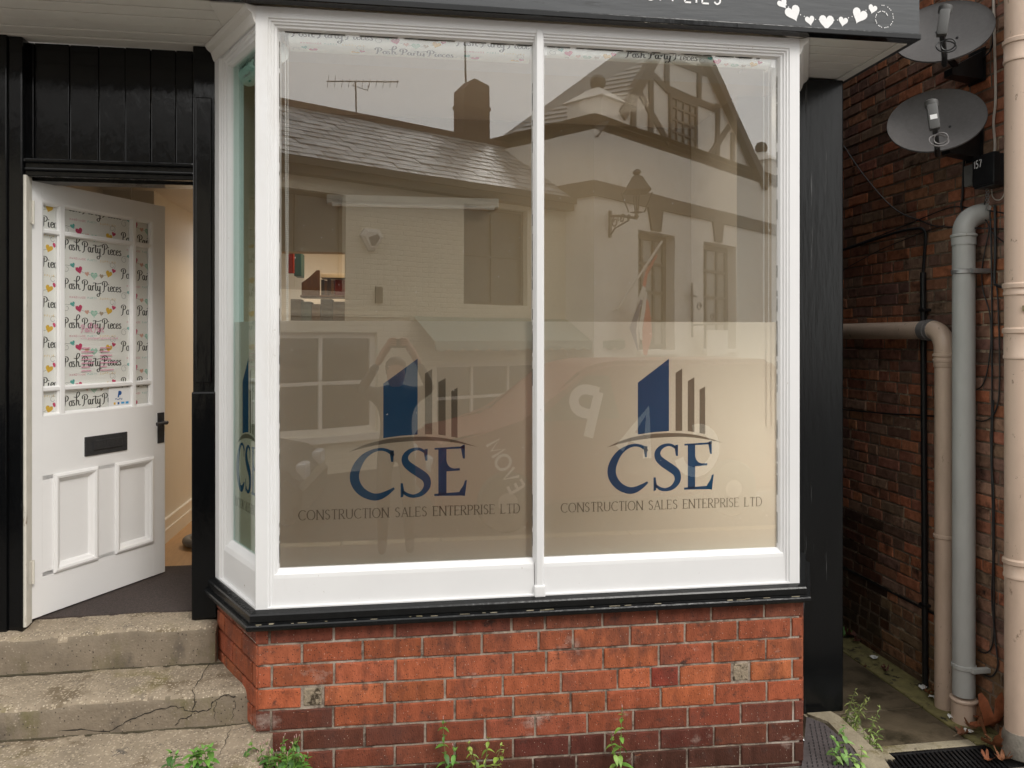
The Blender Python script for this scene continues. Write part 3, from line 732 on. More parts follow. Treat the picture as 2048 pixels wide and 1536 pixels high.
for i, xs in enumerate(XJ):
    for a, b in zip(xs[:-1], xs[1:]):
        if i == 3 and (abs(a + .386) < .01 or abs(a - 1.452) < .01):
            zz0, zz1 = zc(i + 1, a) + .008, zc(i, a) - .008
            tb = MB(); tb.box(a + .006, b - .006, YB + .003, YB + .09, zz0, zz1, .005)
            cx_, cz_ = (a + b) / 2, (zz0 + zz1) / 2
            for q in range(7):       # radial splits in the end grain
                an = q * .9 + a; l = random.uniform(.018, .036)
                tb.add([(cx_, YB + .0015, cz_), (cx_ + l * math.cos(an), YB + .0015, cz_ + l * math.sin(an)), (cx_ + l * math.cos(an + .18), YB + .0015, cz_ + l * math.sin(an + .18))], [(0, 1, 2)])
            o = tb.wbuild('timber_plug', WOODEND, base); o['label'] = 'cracked grey timber end set in the brickwork'
            continue
        g_ = .0050
        e0 = 0 if a == xs[0] else g_; e1 = 0 if b == xs[-1] else g_
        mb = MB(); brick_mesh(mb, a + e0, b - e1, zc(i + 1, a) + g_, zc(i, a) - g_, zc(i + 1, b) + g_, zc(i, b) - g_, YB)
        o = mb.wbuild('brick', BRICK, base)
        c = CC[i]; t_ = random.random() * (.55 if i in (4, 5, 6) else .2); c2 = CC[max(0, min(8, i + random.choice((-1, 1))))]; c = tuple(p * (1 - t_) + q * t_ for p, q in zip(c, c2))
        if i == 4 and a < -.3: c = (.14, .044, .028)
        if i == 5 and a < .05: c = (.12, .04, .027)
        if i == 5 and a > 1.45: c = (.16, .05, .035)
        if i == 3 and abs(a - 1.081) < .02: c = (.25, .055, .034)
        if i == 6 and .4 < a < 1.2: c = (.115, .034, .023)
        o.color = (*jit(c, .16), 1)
for side in (0, 1):
    Mc = frame2d((E0.x + .012, E0.y, 0), -CAN) if side == 0 else frame2d((BX1 + .015, YB, 0), (-CAN.x, CAN.y))
    L0 = CLEN - .006
    for i in range(9):
        za, zb = (ZL[i + 1], ZL[i]) if side == 0 else (ZR[i + 1], ZR[i])
        xs = [0, .11, .355, L0] if i % 2 else [0, .235, .48, L0]
        if side: xs = [L0 - x for x in xs][::-1]
        for a, b in zip(xs[:-1], xs[1:]):
            mb = MB(Mc); brick_mesh(mb, a + .0045, b - .0045 if b < L0 else b, za + .0048, zb - .0048, za + .0048, zb - .0048, -.004)
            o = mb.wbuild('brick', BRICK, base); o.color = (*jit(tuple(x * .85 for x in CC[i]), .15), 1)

# ---- posts, lintel, plank panel, soffit boards
YP = 3.68
def blk(name, x0, x1, y0, y1, z0, z1, b=.006, m=BLACK): return MB().box(x0, x1, y0, y1, z0, z1, b).wbuild(name, m, shop)
mp_ = MB(); mp_.box(-.926, -.826, YP, 3.80, .622, 3.236, .006)
mp_.box(-.912, -.842, YP - .012, YP + .01, 1.70, 3.0, .005).box(-.930, -.822, YP - .010, YP + .01, .622, 1.66, .008).box(-.846, -.815, YP + .004, YP + .05, .70, 3.2, .004)
mp_.wbuild('post', BLACK, shop)
lp = MB(); lp.box(-1.98, -1.642, YP, 3.82, .60, 3.236, .008).box(-1.79, -1.70, YP - .014, YP + .02, .60, 3.236, .006)
lp.wbuild('post', BLACK, shop)
rp = MB(); rp.box(2.028, 2.272, YP, 3.9, -.02, 3.236, .007).wbuild('post', BLACK2, shop)
lt = MB()
lt.box(-1.642, -.926, 3.70, 3.80, 2.625, 2.69, .004).box(-1.642, -.926, 3.684, 3.72, 2.682, 2.702, .006).box(-1.642, -.926, 3.690, 3.72, 2.646, 2.662, .006).box(-1.642, -.926, 3.76, 3.86, 2.615, 2.66, .003)
lt.wbuild('lintel', BLACK, shop)
pj = [34, 68, 139, 197, 250, 301, 351, 386]
px_ = [onY(u, 230, 3.75).x for u in pj]
for a, b in zip(px_[:-1], px_[1:]):
    rr = random.uniform(-.002, .003)
    MB().box(a + .0015, b - .0015, 3.750 + rr, 3.79, 2.69, 3.236, .004).wbuild('plank', BLACK, shop)
ys = [3.19, 3.283, 3.376, 3.469, 3.562, 3.655, 3.748]
for a, b in zip(ys[:-1], ys[1:]):
    MB().box(-2.4, -.74, a + .0025, b - .0025, 3.238 + random.uniform(-.002, .002), 3.256, .007).wbuild('soffit_board', WHITE2, shop)
MB().add([(x, y, z) for z in (3.233, 3.25) for x, y in ((-.74, 3.19), (-.60, 3.19), (-.86, 3.70), (-1.0 + .26, 3.70))], [(0, 1, 2, 3), (4, 5, 6, 7), (0, 1, 5, 4), (1, 2, 6, 5), (2, 3, 7, 6), (3, 0, 4, 7)]).wbuild('soffit_trim', WHITE2, shop)
ys = [3.19, 3.28, 3.37, 3.46, 3.55, 3.69]
for a, b in zip(ys[:-1], ys[1:]):
    MB().box(1.70, 2.235, a + .0025, b - .0025, 3.240 + random.uniform(-.002, .002), 3.256, .007).wbuild('soffit_board', WHITE2, shop)
MB().box(2.238, 2.282, 3.19, 3.92, 3.234, 3.28, .003).wbuild('soffit_trim', WHITE2, shop)
MB().box(-2.4, 2.24, 3.19, 3.9, 3.262, 3.30).wbuild('soffit_deck', WHITE2, shop)
# building above and behind, closed so no light leaks in
MB().box(-6, 2.28, 3.70, 3.95, 3.30, 6.2).box(-6, -1.985, 3.70, 3.95, -.1, 3.30).wbuild('upper_wall', WHITE2, shop)
MB().box(2.20, 2.272, 3.905, 9, -.2, 6.2).wbuild('side_wall', BLACK2, shop)
MB().box(-6, 2.28, 3.6, 9, 6.2, 6.4).wbuild('roof', IRON, shop)

# ---- door jamb and the open door
MB().box(-1.645, -1.630, 3.688, 3.722, .622, 2.628, .003).box(-1.645, -1.634, 3.7225, 3.752, .622, 2.628, .002).wbuild('door_frame', CREAMP, shop)
for z in (.80, 2.42):
    hg = MB(); hg.box(-1.636, -1.630, 3.724, 3.751, z, z + .10, .0015); hg.tube([(-1.627, 3.747, z - .003), (-1.627, 3.747, z + .103)], .006, 8)
    hg.wbuild('hinge', CREAMP, shop)
DA = R(60.3)
MD = Matrix.Translation((-1.639, 3.756, .632)) @ Matrix.Rotation(DA, 4, 'Z')
door = part('front_door', shop, Matrix.Translation((-0.5, -3.68, 0)) @ MD)
def dpart(mb, name, m, smooth=False): return mb.build(name, m, door, smooth)
DW, DH, DT = .772, 1.99, .044
zz = lambda z: z - .632
gx0, gx1, gz0, gz1 = .055, .688, zz(1.545), zz(2.53)
dpart(MB().box(0, gx0, 0, DT, 0, DH, .003).box(gx1, DW, 0, DT, 0, DH, .003), 'stile', DOORW)
dpart(MB().box(gx0 - .002, gx1 + .002, 0, DT, gz1, DH - .001, .002), 'top_rail', DOORW)
lw = MB(); px0, px1, px2, px3 = .108, .346, .447, .690; pz0, pz1 = zz(.812), zz(1.272)
lw.box(gx0 - .002, gx1 + .002, .0005, DT, pz1 - .02, gz0, .002).box(gx0 - .002, gx1 + .002, .0005, DT, .001, pz0 + .02, .002)
lw.box(gx0 - .002, px0 + .02, .0005, DT, pz0, pz1).box(px1 - .02, px2 + .02, .0005, DT, pz0, pz1)
dpart(lw, 'lower_rail', DOORW)
for a, b in ((px0, px1), (px2, px3)):
    rings = []
    for ins, d in ((0, .0), (.002, -.009), (.012, -.013), (.022, -.010), (.028, -.002), (.036, .004), (.040, .010), (.043, .013)):
        rings.append([(a + ins, d, pz0 + ins), (b - ins, d, pz0 + ins), (b - ins, d, pz1 - ins), (a + ins, d, pz1 - ins)])
    dpart(MB().loops(rings), 'panel_moulding', DOORW)
    dpart(MB().box(a + .02, b - .02, .013, .03, pz0 + .02, pz1 - .02), 'panel', DOORW)
vb = [(.139, .176), (.555, .587)]; hb = [(zz(1.655), zz(1.682)), (zz(2.384), zz(2.410))]
for a, b in vb:
    mb = MB().box(a + .005, b - .005, .002, .04, gz0, gz1, .004).box(a, b, .012, .04, gz0, gz1, .004); dpart(mb, 'glazing_bar', DOORW)
for a, b in hb:
    mb = MB().box(gx0, gx1, .004, .04, a + .004, b - .004, .004).box(gx0, gx1, .013, .04, a, b, .004); dpart(mb, 'glazing_bar', DOORW)
rings = [[(gx0 + i, d, gz0 + i), (gx1 - i, d, gz0 + i), (gx1 - i, d, gz1 - i), (gx0 + i, d, gz1 - i)] for i, d in ((-.001, .0), (.006, .003), (.01, .011), (.013, .014), (.014, .022))]
dpart(MB().loops(rings), 'glazing_bead', DOORW)
xs_ = [gx0] + [v for p in vb for v in p] + [gx1]; zs_ = [gz0] + [v for p in hb for v in p] + [gz1]
for i in range(3):
    for j in range(3):
        dpart(MB().box(xs_[2 * i], xs_[2 * i + 1], .0205, .0225, zs_[2 * j], zs_[2 * j + 1]), 'door_pane', DGLASS)
dpart(MB().box(gx0 - .003, gx1 + .003, .026, .029, gz0 - .003, gz1 + .003), 'printed_sheet', PAPER)
lay = new_layers()
for ci, x in enumerate((.178 - .327, .178, .178 + .330)):
    for r in range(-1, 8):
        pattern(lay, x, zz(2.327) + .187 - .187 * r + (.0935 if ci != 1 else 0) - (.02 if ci == 2 else 0))
clip_layers(lay, gx0 - .002, gx1 + .002, gz0 - .002, gz1 + .002)
for mb in lay.values(): mb.v = [(x, y + .0256, z) for x, y, z in mb.v]
join_layers(lay, 'sheet_print', door)
# pink lettering stuck on the middle pane
pk = MB()
posh_pink = MB()
write(pk, 'www.poshpartypieces.co.uk', .268, zz(1.90), .012, .0018, .25, .215, .0195)
for s in SCRIPT[:13]:
    posh_pink.ribbon([(.272 + px * .0335, zz(1.935) + pz * .0335) for px, pz in s], .0035, .0195)
for r, (wa, wb_) in enumerate(((.05, .06), (.07, .055), (.065, .07), (.06, .065), (.07, .10), (.05, .04), (.055, .08))):
    zr = zz(1.856) - r * .0185          # lines of faded opening hours, too blurred to read
    pk.ribbon([(.272, zr), (.272 + wa, zr)], .005, .0195).ribbon([(.378, zr), (.378 + wb_, zr)], .005, .0195)
PINKF = pm('faded pink vinyl', (.72, .34, .46), .6, .1)
dpart(pk, 'pink_notice', PINKF); dpart(posh_pink, 'pink_notice', PINKF)
st_ = MB().box(.424, .553, .017, .018, zz(1.553), zz(1.650)); sticker = dpart(st_, 'payment_sticker', SIGNW)
pb = MB(); pb.flat([(.478, zz(1.602)), (.486, zz(1.602)), (.489, zz(1.613)), (.495, zz(1.613))] + arc(.493, zz(1.624), .010, .011, -70, 90, 8) + [(.484, zz(1.635))], .0166)
write(pb, 'PayPal', .466, zz(1.590), .008, .0018, .2, .04, .0166)
pb.flat([(.478, zz(1.566)), (.489, zz(1.566)), (.489, zz(1.578)), (.478, zz(1.578))], .0166)
pbo = pb.build('sticker_print', PPBLUE, door)
pl_ = MB(); pl_.flat([(.527, zz(1.566)), (.546, zz(1.566)), (.546, zz(1.578)), (.527, zz(1.578))], .0166).flat([(.500, zz(1.568)), (.520, zz(1.568)), (.520, zz(1.578)), (.500, zz(1.578))], .0166)
pl_.build('sticker_print', PPLIGHT, door)
MB().flat([(.455, zz(1.566)), (.466, zz(1.566)), (.466, zz(1.578)), (.455, zz(1.578))], .0166).build('sticker_print', YELL, door)
# letterbox and lever handle
lb = MB(); a, b, c, d = .272, .519, zz(1.330), zz(1.424)
lb.box(a, b, -.006, .002, c, d, .003)
dpart(lb, 'letterbox', IRON)
lf = MB(); lf.box(a + .042, b - .035, -.011, -.004, c + .024, d - .022, .003); dpart(lf, 'letterbox_flap', IRON)
hp_ = MB(); hp_.box(.718, .762, -.005, .002, zz(1.338), zz(1.502), .002)
dpart(hp_, 'handle_plate', IRON)
hl = MB(); hl.tube([(.742, -.004, zz(1.448)), (.742, -.03, zz(1.448)), (.742, -.043, zz(1.448))], [.012, .010, .010], 10)
hl.tube([(.745, -.042, zz(1.450)), (.72, -.047, zz(1.450)), (.69, -.049, zz(1.448)), (.672, -.045, zz(1.447))], [.009, .008, .008, .011], 10)
dpart(hl, 'handle', IRON, True)

# =================================================================== FASCIA SIGN
sign = thing('fascia_sign', 'long dark grey shop sign board with white lettering and a white heart garland', 'sign', (-.3, 3.16, 3.237))
MB().box(-6, 2.306, 3.14, 3.182, 3.262, 3.98, .003).wbuild('sign_board', FASC, sign)
MB().box(-6, 2.309, 3.132, 3.184, 3.236, 3.262, .004).wbuild('bottom_strip', BLACK, sign)
MB().box(2.284, 2.306, 3.184, 3.92, 3.262, 3.98, .003).box(2.2835, 2.308, 3.185, 3.92, 3.236, 3.2615, .003).wbuild('return_board', FASC, sign)
a = onY(1268, 3, 3.1385); b = onY(1441, 3, 3.1385)
lt_ = MB(Matrix.Translation((0, 3.1385, 0)))
write(lt_, 'SUPPLIES', a.x, 3.336, .062, .0075, .42, b.x - a.x)
lt_.wbuild('lettering', SIGNW, sign)
hx = MB(Matrix.Translation((0, 3.1385, 0))); ht = [(1566, 8, 22, .6), (1587, 28, 34, .42), (1620, 42, 21, .22), (1653, 46, 33, .0), (1686, 44, 21, -.18), (1718, 33, 34, -.38), (1745, 19, 20, -.25)]
pts = []
for u, v, s, r_ in ht:
    p = onY(u, v, 3.1385); fan(hx, heart_pts(p.x, p.z, s / F_PX * 3.28, r_)); pts.append((p.x, p.z + .012))
hx.wbuild('heart_garland', SIGNW, sign)
dt = MB(Matrix.Translation((0, 3.138, 0)))
p = onY(1766, 36, 3.1385)
cord = smooth_pts([(pts[0][0] - .05, pts[0][1] + .05)] + pts, 9) + swirl(p.x, p.z, .056, R(95), 1.15, -1)
for i, (x, z) in enumerate(cord):
    if i % 2 == 0: fan(dt, arc(x, z, .0026, .0026, 0, 300, 5))
for (x, z) in swirl(p.x, p.z, .056, R(86), 1.15, -1): fan(dt, arc(x, z, .0026, .0026, 0, 300, 5))
dt.wbuild('dotted_cord', SIGNW, sign)

# =================================================================== STEPS
steps = thing('stone_steps', 'worn concrete steps with pebbly surface leading up to the open door', 'steps', (-1.3, 3.3, 0))
def step(name, x0, x1, yf, yb, zt, zb_, sag, seed):
    """rounded nosing, hollowed tread"""
    rnd = random.Random(seed); n = 90; rings = []; chip = 0
    for i in range(n + 1):
        t = i / n; x = x0 + (x1 - x0) * t
        w = math.exp(-((t - .45) / .25) ** 2) * sag
        chip = max(0, chip * .45 - .001) + (rnd.uniform(.004, .012) if rnd.random() < .10 else 0)
        nz_ = .004 * math.sin(17 * t + seed) + .003 * math.sin(41 * t) + rnd.uniform(-.0015, .0015) - chip
        ny = .006 * math.sin(9 * t + seed * 2) + rnd.uniform(-.0015, .0015)
        rings.append([(x, yb, zt), (x, (yf + yb) / 2, zt - w * .6 + nz_), (x, yf + .04 + ny, zt - w + nz_), (x, yf + .018 + ny + chip * .6, zt - .005 - w + nz_), (x, yf + .005 + ny * .7 + chip, zt - .017 - w + nz_), (x, yf + chip * .4, zt - .038 - w), (x, yf, (zt + zb_) / 2), (x, yf, zb_), (x, yb, zb_)])
    mb = MB(); mb.loops(rings); mb.f.append(tuple(range(9))); mb.f.append(tuple(range(n * 9, n * 9 + 9)))
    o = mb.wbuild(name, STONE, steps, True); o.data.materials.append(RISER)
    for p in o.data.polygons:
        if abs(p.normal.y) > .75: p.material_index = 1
    d = MB()                          # grit and moss, plus the shadow line painted in along the riser foot
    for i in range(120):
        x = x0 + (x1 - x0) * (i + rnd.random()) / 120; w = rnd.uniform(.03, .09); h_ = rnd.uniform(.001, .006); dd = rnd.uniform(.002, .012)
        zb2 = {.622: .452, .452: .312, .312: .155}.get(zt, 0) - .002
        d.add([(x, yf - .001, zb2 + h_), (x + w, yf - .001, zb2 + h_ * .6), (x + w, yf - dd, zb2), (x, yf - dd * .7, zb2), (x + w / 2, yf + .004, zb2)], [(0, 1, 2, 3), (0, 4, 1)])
    d.wbuild('joint_dirt_shade', DIRT_SHADE, steps)['kind'] = 'stuff'
    return o
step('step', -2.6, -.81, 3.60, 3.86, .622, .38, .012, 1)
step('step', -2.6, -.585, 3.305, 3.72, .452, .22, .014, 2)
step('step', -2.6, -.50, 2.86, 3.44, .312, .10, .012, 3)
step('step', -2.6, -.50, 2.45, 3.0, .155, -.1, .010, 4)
ck = MB()
def crack(P, w, y=None):
    pts = [(p[0] + random.uniform(-.006, .006), p[1], p[2] + (random.uniform(-.005, .005) if y else 0)) for p in smooth_pts(P, 5)]
    V = []; m = len(pts)
    for i, p in enumerate(pts):
        a, b = Vector(pts[max(0, i - 1)]), Vector(pts[min(m - 1, i + 1)]); t = (b - a).normalized()
        nrm = Vector((0, -1, 0)) if y else Vector((0, 0, 1)); s = t.cross(nrm).normalized() * w * (.35 + .65 * random.random()) * min(1, i * .4 + .3, (m - 1 - i) * .4 + .3)
        V += [tuple(Vector(p) + s), tuple(Vector(p) - s)]
    ck.add(V, [(2 * i, 2 * i + 1, 2 * i + 3, 2 * i + 2) for i in range(m - 1)])
YR = 3.3042
crack([tuple(onY(u, v, YR)) for u, v in ((118, 1464), (165, 1459), (215, 1461), (262, 1440), (300, 1424), (350, 1413), (385, 1423), (418, 1418), (432, 1398), (455, 1391), (474, 1396))], .0028, True)
crack([tuple(onY(u, v, YR)) for u, v in ((385, 1423), (388, 1400), (386, 1376))], .0022, True)
crack([tuple(onY(u, v, YR)) for u, v in ((352, 1452), (357, 1442), (372, 1436), (386, 1428))], .0025, True)
crack([tuple(onY(u, v, YR)) for u, v in ((428, 1443), (430, 1420), (433, 1400))], .0016, True)
crack([tuple(onY(u, v, YR)) for u, v in ((462, 1440), (468, 1420), (470, 1400))], .0016, True)
crack([tuple(onZ(u, v, .4535)) for u, v in ((421, 1322), (405, 1350), (388, 1378))], .0022)
crack([tuple(onZ(u, v, .3135)) for u, v in ((462, 1452), (452, 1480), (437, 1512))], .002)
ck.wbuild('crack', CRACK, steps)

# =================================================================== BRICK WALL ACROSS THE ALLEY
XW = 3.0
nwall = thing('brick_wall', 'tall dark old brick side wall of the neighbouring building beyond the narrow alley', 'wall', (3.15, 5.5, -.1))
MB().box(XW + .0055, XW + .3, 3.22, 9.2, -.3, 7.0).wbuild('mortar', OLDMORT, nwall)
MB().box(XW + .3, 9.0, 3.22, 3.5, -.3, 7.0).wbuild('front_wall', OLDBRICK, nwall)
bpy.data.objects['front_wall'].color = (.2, .075, .045, 1)
CH = .0675
rb_ = random.Random(5)
shapes = {}
for L in (.215, .102, .15):
    for k in range(5):
        mb = MB()
        st0 = random.getstate(); random.seed(int(L * 1000) + k)
        brick_mesh(mb, 0, L - .010, .0045, CH - .0045, .0045, CH - .0045, 0, .02, .005, .003, 3, 1)
        random.setstate(st0)
        shapes[(L, k)] = mb.mesh('old_brick', OLDBRICK)
cells = []
ncourse = 66
for i in range(-1, ncourse):
    z = -.12 + i * CH; y = 3.225 + rb_.choice((0, .055, .11)); 
    while y < 8.8:
        L = rb_.choice((.215, .215, .215, .102, .102, .15)) if i % 3 else rb_.choice((.102, .215, .102))
        cells.append((y, z, L, rb_.randrange(5), rb_.random(), rb_.uniform(-.002, .004), rb_.uniform(-.0012, .0012)))
        y += L
def oldcol(r, z, y):
    base_ = [(.150, .064, .040), (.125, .056, .036), (.175, .078, .045), (.11, .062, .043), (.135, .082, .058), (.19, .072, .038), (.09, .050, .038)][int(r * 6.99)]
    if z < .25: base_ = tuple(.5 * a + .5 * b for a, b in zip(base_, (.07, .055, .028)))     # green-brown growth at the foot
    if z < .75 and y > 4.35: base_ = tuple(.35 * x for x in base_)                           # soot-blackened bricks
    return base_
# the largest in the picture are the nearest ones in view
inview = [c for c in cells if 3.30 < c[0] < 4.95 and c[1] < 3.75]
inview.sort(key=lambda c: (c[0] - 0) ** 2 + (c[1] - 1.9) ** 2 - (1.5 if c[2] > .2 else 0))
near = set(id(c) for c in inview[:300])
MW = Matrix.Rotation(R(-90), 4, 'Z')     # brick local x -> -Y ; local +y -> +X
far = MB(); farcol = []
for c in cells:
    y, z, L, k, r, prd, rot = c
    M = Matrix.Translation((XW - prd, y + L - .005, z)) @ MW @ Matrix.Rotation(rot * 4, 4, 'Y')
    cc = jit(tuple(2.1 * q for q in oldcol(r, z, y)), .18)
    if id(c) in near:
        o = link_mesh('brick', shapes[(L, k)], nwall)
        o.matrix_parent_inverse = wmat(nwall).inverted(); o.matrix_basis = M; o.color = (*cc, 1)
    else:
        me = shapes[(L, k)]; n0 = len(far.f)
        far.add([tuple(M @ v.co) for v in me.vertices], [tuple(p.vertices) for p in me.polygons]); farcol += [cc] * (len(far.f) - n0)
fm = far.build('bricks', None, nwall); fm.matrix_parent_inverse = wmat(nwall).inverted(); fm['kind'] = 'stuff'
ca = fm.data.attributes.new('brick_colour', 'FLOAT_COLOR', 'FACE')
ca.data.foreach_set('color', [x for c in farcol for x in (*c, 1)])
FARB = OLDBRICK.copy(); FARB.name = 'old brick by attribute'
nt = FARB.node_tree; at_ = nt.nodes.new('ShaderNodeAttribute'); at_.attribute_name = 'brick_colour'
oi = [n for n in nt.nodes if n.type == 'OBJECT_INFO'][0]
tgt = oi.outputs['Color'].links[0].to_socket; nt.links.new(at_.outputs['Color'], tgt)
fm.data.materials.append(FARB)
# ledge offset course near the foot and the alley's far end
MB().box(XW - .010, XW + .01, 3.9, 9, .340, .348, .002).wbuild('drip_course', CABLE, nwall)
ew = MB().box(2.27, 3.0, 8.9, 9.1, -.3, 6.0).build('back_wall', OLDBRICK); ew.color = (.03, .02, .015, 1)
tag(ew, 'dark wall closing the far end of the alley', 'wall')

# =================================================================== PIPES
def ring(mb, x, y, z, r, h, b=.004):
    mb.lathe([(r - b, -h / 2), (r, -h / 2 + b), (r, h / 2 - b), (r - b, h / 2)], 24, (x, y, z))
def bend(c, r, a0, a1, ax0, ax1, n=9):
    return [tuple(Vector(c) + Vector(ax0) * r * math.cos(R(a0 + (a1 - a0) * i / n)) + Vector(ax1) * r * math.sin(R(a0 + (a1 - a0) * i / n))) for i in range(n + 1)]
PXX = 2.92
# beige waste pipe: along the wall, elbow, down to the gutter
p1 = thing('waste_pipe', 'beige waste pipe running along the alley wall and turning down beside the grey pipe', 'pipe', (PXX, 3.775, -.09))
zh = onX(1760, 662, PXX).z
MB().tube([(PXX, 8.5, zh + .01), (PXX, 3.90, zh)], .05, 24).wbuild('horizontal_pipe', PIPEB, p1, True)
MB().tube([(PXX, 3.94, zh), (PXX, 3.862, zh)], .056, 24).tube([(PXX, 3.90, zh), (PXX, 3.884, zh)], .060, 24).wbuild('coupling', PIPEDK, p1, True)
MB().tube(bend((PXX, 3.875, zh - .10), .10, 90, 180, (0, 1, 0), (0, 0, 1)) + [(PXX, 3.775, zh - .15)], .0525, 24).wbuild('elbow', PIPEB, p1, True)
mb = MB().tube([(PXX, 3.775, -.09), (PXX, 3.775, zh - .13)], .049, 24); mb.wbuild('vertical_pipe', PIPEB, p1, True)
mb = MB()
zc1 = onX(1889, 735, PXX).z; zc2 = onX(1889, 706, PXX).z
mb.lathe([(.050, zc1), (.054, zc1 + .006), (.054, zc2 - .05), (.058, zc2 - .046), (.058, zc2 - .034), (.0535, zc2 - .030), (.0535, zc2 - .022), (.059, zc2 - .018), (.059, zc2 - .006), (.050, zc2)], 24, (PXX, 3.775, 0))
mb.wbuild('collar', PIPEB, p1, True)
mb = MB(); ring(mb, PXX, 3.775, onX(1889, 1072, PXX).z, .055, .022)
mb.wbuild('collar', PIPEB, p1, True)
# grey soil pipe
p2 = thing('soil_pipe', 'weathered grey soil pipe bending into the wall above, with a beige socket at its foot', 'pipe', (PXX - .01, 3.62, -.09))
xg = PXX - .01
zt = onX(1934, 470, xg).z
MB().tube([(xg, 3.62, .05), (xg, 3.62, zt)], .0535, 28).wbuild('vertical_pipe', PIPEG, p2, True)
MB().tube([(xg, 3.62, zt)] + bend((xg + .09, 3.60, zt + .02), .09, 180, 110, (1, -.2, 0), (0, 0, 1)) + [(XW + .05, 3.58, zt + .125)], .0535, 28).wbuild('elbow', PIPEG, p2, True)
mb = MB(); ring(mb, xg, 3.62, zt - .002, .063, .016); mb.tube([(xg, 3.62, zt - .05), (xg, 3.62, zt)], .0575, 28); mb.wbuild('collar', PIPEG, p2, True)
for v in (543, 1335):
    mb = MB(); z_ = onX(1934, v, xg).z; ring(mb, xg, 3.62, z_, .0585, .026)
    mb.box(xg - .01, XW, 3.54, 3.566, z_ - .012, z_ + .012, .003); mb.wbuild('bracket', PIPEG if v > 1000 else STEEL, p2, True)
z_ = onX(1934, 1402, xg).z
mb = MB().tube([(xg, 3.62, -.09), (xg, 3.62, z_)], .058, 28); ring(mb, xg, 3.62, z_, .066, .022, .007); mb.wbuild('socket', PIPEB, p2, True)
# large downpipe at the right edge
p3 = thing('downpipe', 'large cream downpipe with double collars at the right edge, grey cement at its foot', 'pipe', (PXX - .005, 3.30, -.09))
xd, yd, rd = PXX - .005, 3.262, .062
MB().tube([(xd, yd, -.02), (xd, yd, 6.0)], rd, 32).wbuild('vertical_pipe', PIPEB, p3, True)
for v0, v1 in ((82, 130), (566, 592), (655, 718), (1112, 1152)):
    za, zb = onX(2030, v1, xd).z, onX(2030, v0, xd).z
    mb = MB(); mb.lathe([(rd, za), (rd + .005, za + .003), (rd + .005, za + .016), (rd + .0025, za + .019), (rd + .0025, zb - .030), (rd + .009, zb - .026), (rd + .009, zb - .008), (rd + .004, zb - .004), (rd, zb)], 32, (xd, yd, 0))
    mb.wbuild('collar', PIPEB, p3, True)
mb = MB(); mb.lathe([(rd + .012, -.07), (rd + .010, .02), (rd + .003, .045)], 28, (xd, yd, 0)); mb.wbuild('cement_base', CONBASE, p3, True)
# scabby patch of moss and torn paint on the collar
q = onX(2046, 620, xd - rd); pa = []
for i in range(17):
    a = i / 16 * 2 * math.pi; pa.append((q.y + .038 * math.cos(a) * random.uniform(.7, 1.1), q.z + .055 * math.sin(a) * random.uniform(.7, 1.1)))
mb = MB(); n = len(pa)
def onpipe(y, z, e=.0065):
    dy = max(-.99, min(.99, (y - yd) / rd)); an = math.asin(dy)
    return (xd - (rd + e) * math.cos(an), yd + (rd + e) * math.sin(an), z)
c0 = (sum(p[0] for p in pa) / n, sum(p[1] for p in pa) / n)
mb.add([onpipe(*c0, .008)] + [onpipe((a + c0[0]) / 2, (b + c0[1]) / 2, .0075) for a, b in pa] + [onpipe(a, b) for a, b in pa],
       [(0, 1 + i, 1 + (i + 1) % n) for i in range(n)] + [(1 + i, 1 + n + i, 1 + n + (i + 1) % n, 1 + (i + 1) % n) for i in range(n)])
mb.wbuild('flaking_patch', MOSS, p3, True)
# black conduit with a cable leading into it
p4 = thing('black_conduit', 'slim black conduit standing against the alley wall with a cable curving out of its top', 'conduit', (2.975, 4.03, -.09))
a, b = onX(1846, 545, 2.975), onX(1853, 1396, 2.975)
MB().tube([tuple(a), (b.x, b.y + .01, b.z)], .0165, 12).wbuild('tube', CABLE, p4, True)
mb = MB()
for v in (620, 1210): 
    q = onX(1849, v, 2.975); mb.box(q.x - .02, XW, q.y - .026, q.y + .026, q.z - .008, q.z + .008, .003)
mb.wbuild('clip', CABLE, p4)
cb = smooth_pts([tuple(onX(u, v, 2.985)) for u, v in ((1846, 548), (1849, 505), (1851, 470), (1846, 459), (1836, 457), (1800, 463), (1740, 482), (1686, 500))], 5)
MB().tube(cb, .0085, 8).wbuild('feed_cable', CABLE, p4, True)

def cable(label, pts, r, m=CABLE, k=5, X=2.985, group=None, name='cable'):
    P = smooth_pts([tuple(onX(p[0], p[1], p[2] if len(p) > 2 else X)) for p in pts], k)
    o = MB().tube(P, r, 6).build(name, m, None, True)
    return tag(o, label, 'cable', group)
cable('thin black cable sagging diagonally across the wall below the satellite dishes', ((1688, 292), (1720, 340), (1765, 395), (1800, 425), (1838, 440), (1870, 452), (1925, 455, 2.9), (1975, 457), (2015, 458)), .004)
cable('thin dark wire rising along the wall to the top of the grey pipe', ((1686, 498), (1750, 475), (1800, 455), (1843, 437), (1900, 415), (1935, 415), (1965, 419), (2018, 428)), .0035)
cable('dark wire curving low behind the grey elbow on the brick wall', ((1686, 540), (1760, 500), (1838, 468), (1890, 450)), .003)
cable('horizontal black cable clipped to the wall low behind the pipes', ((1684, 819), (1760, 826), (1830, 830), (1880, 833)), .005)
cable('black cable hanging straight down from the junction box, leftmost of the bundle', ((1972, 395), (1966, 430), (1978, 455), (1970, 500), (1964, 540), (1966, 580), (1979, 625), (1982, 680), (1975, 740), (1965, 770), (1952, 780)), .0035)
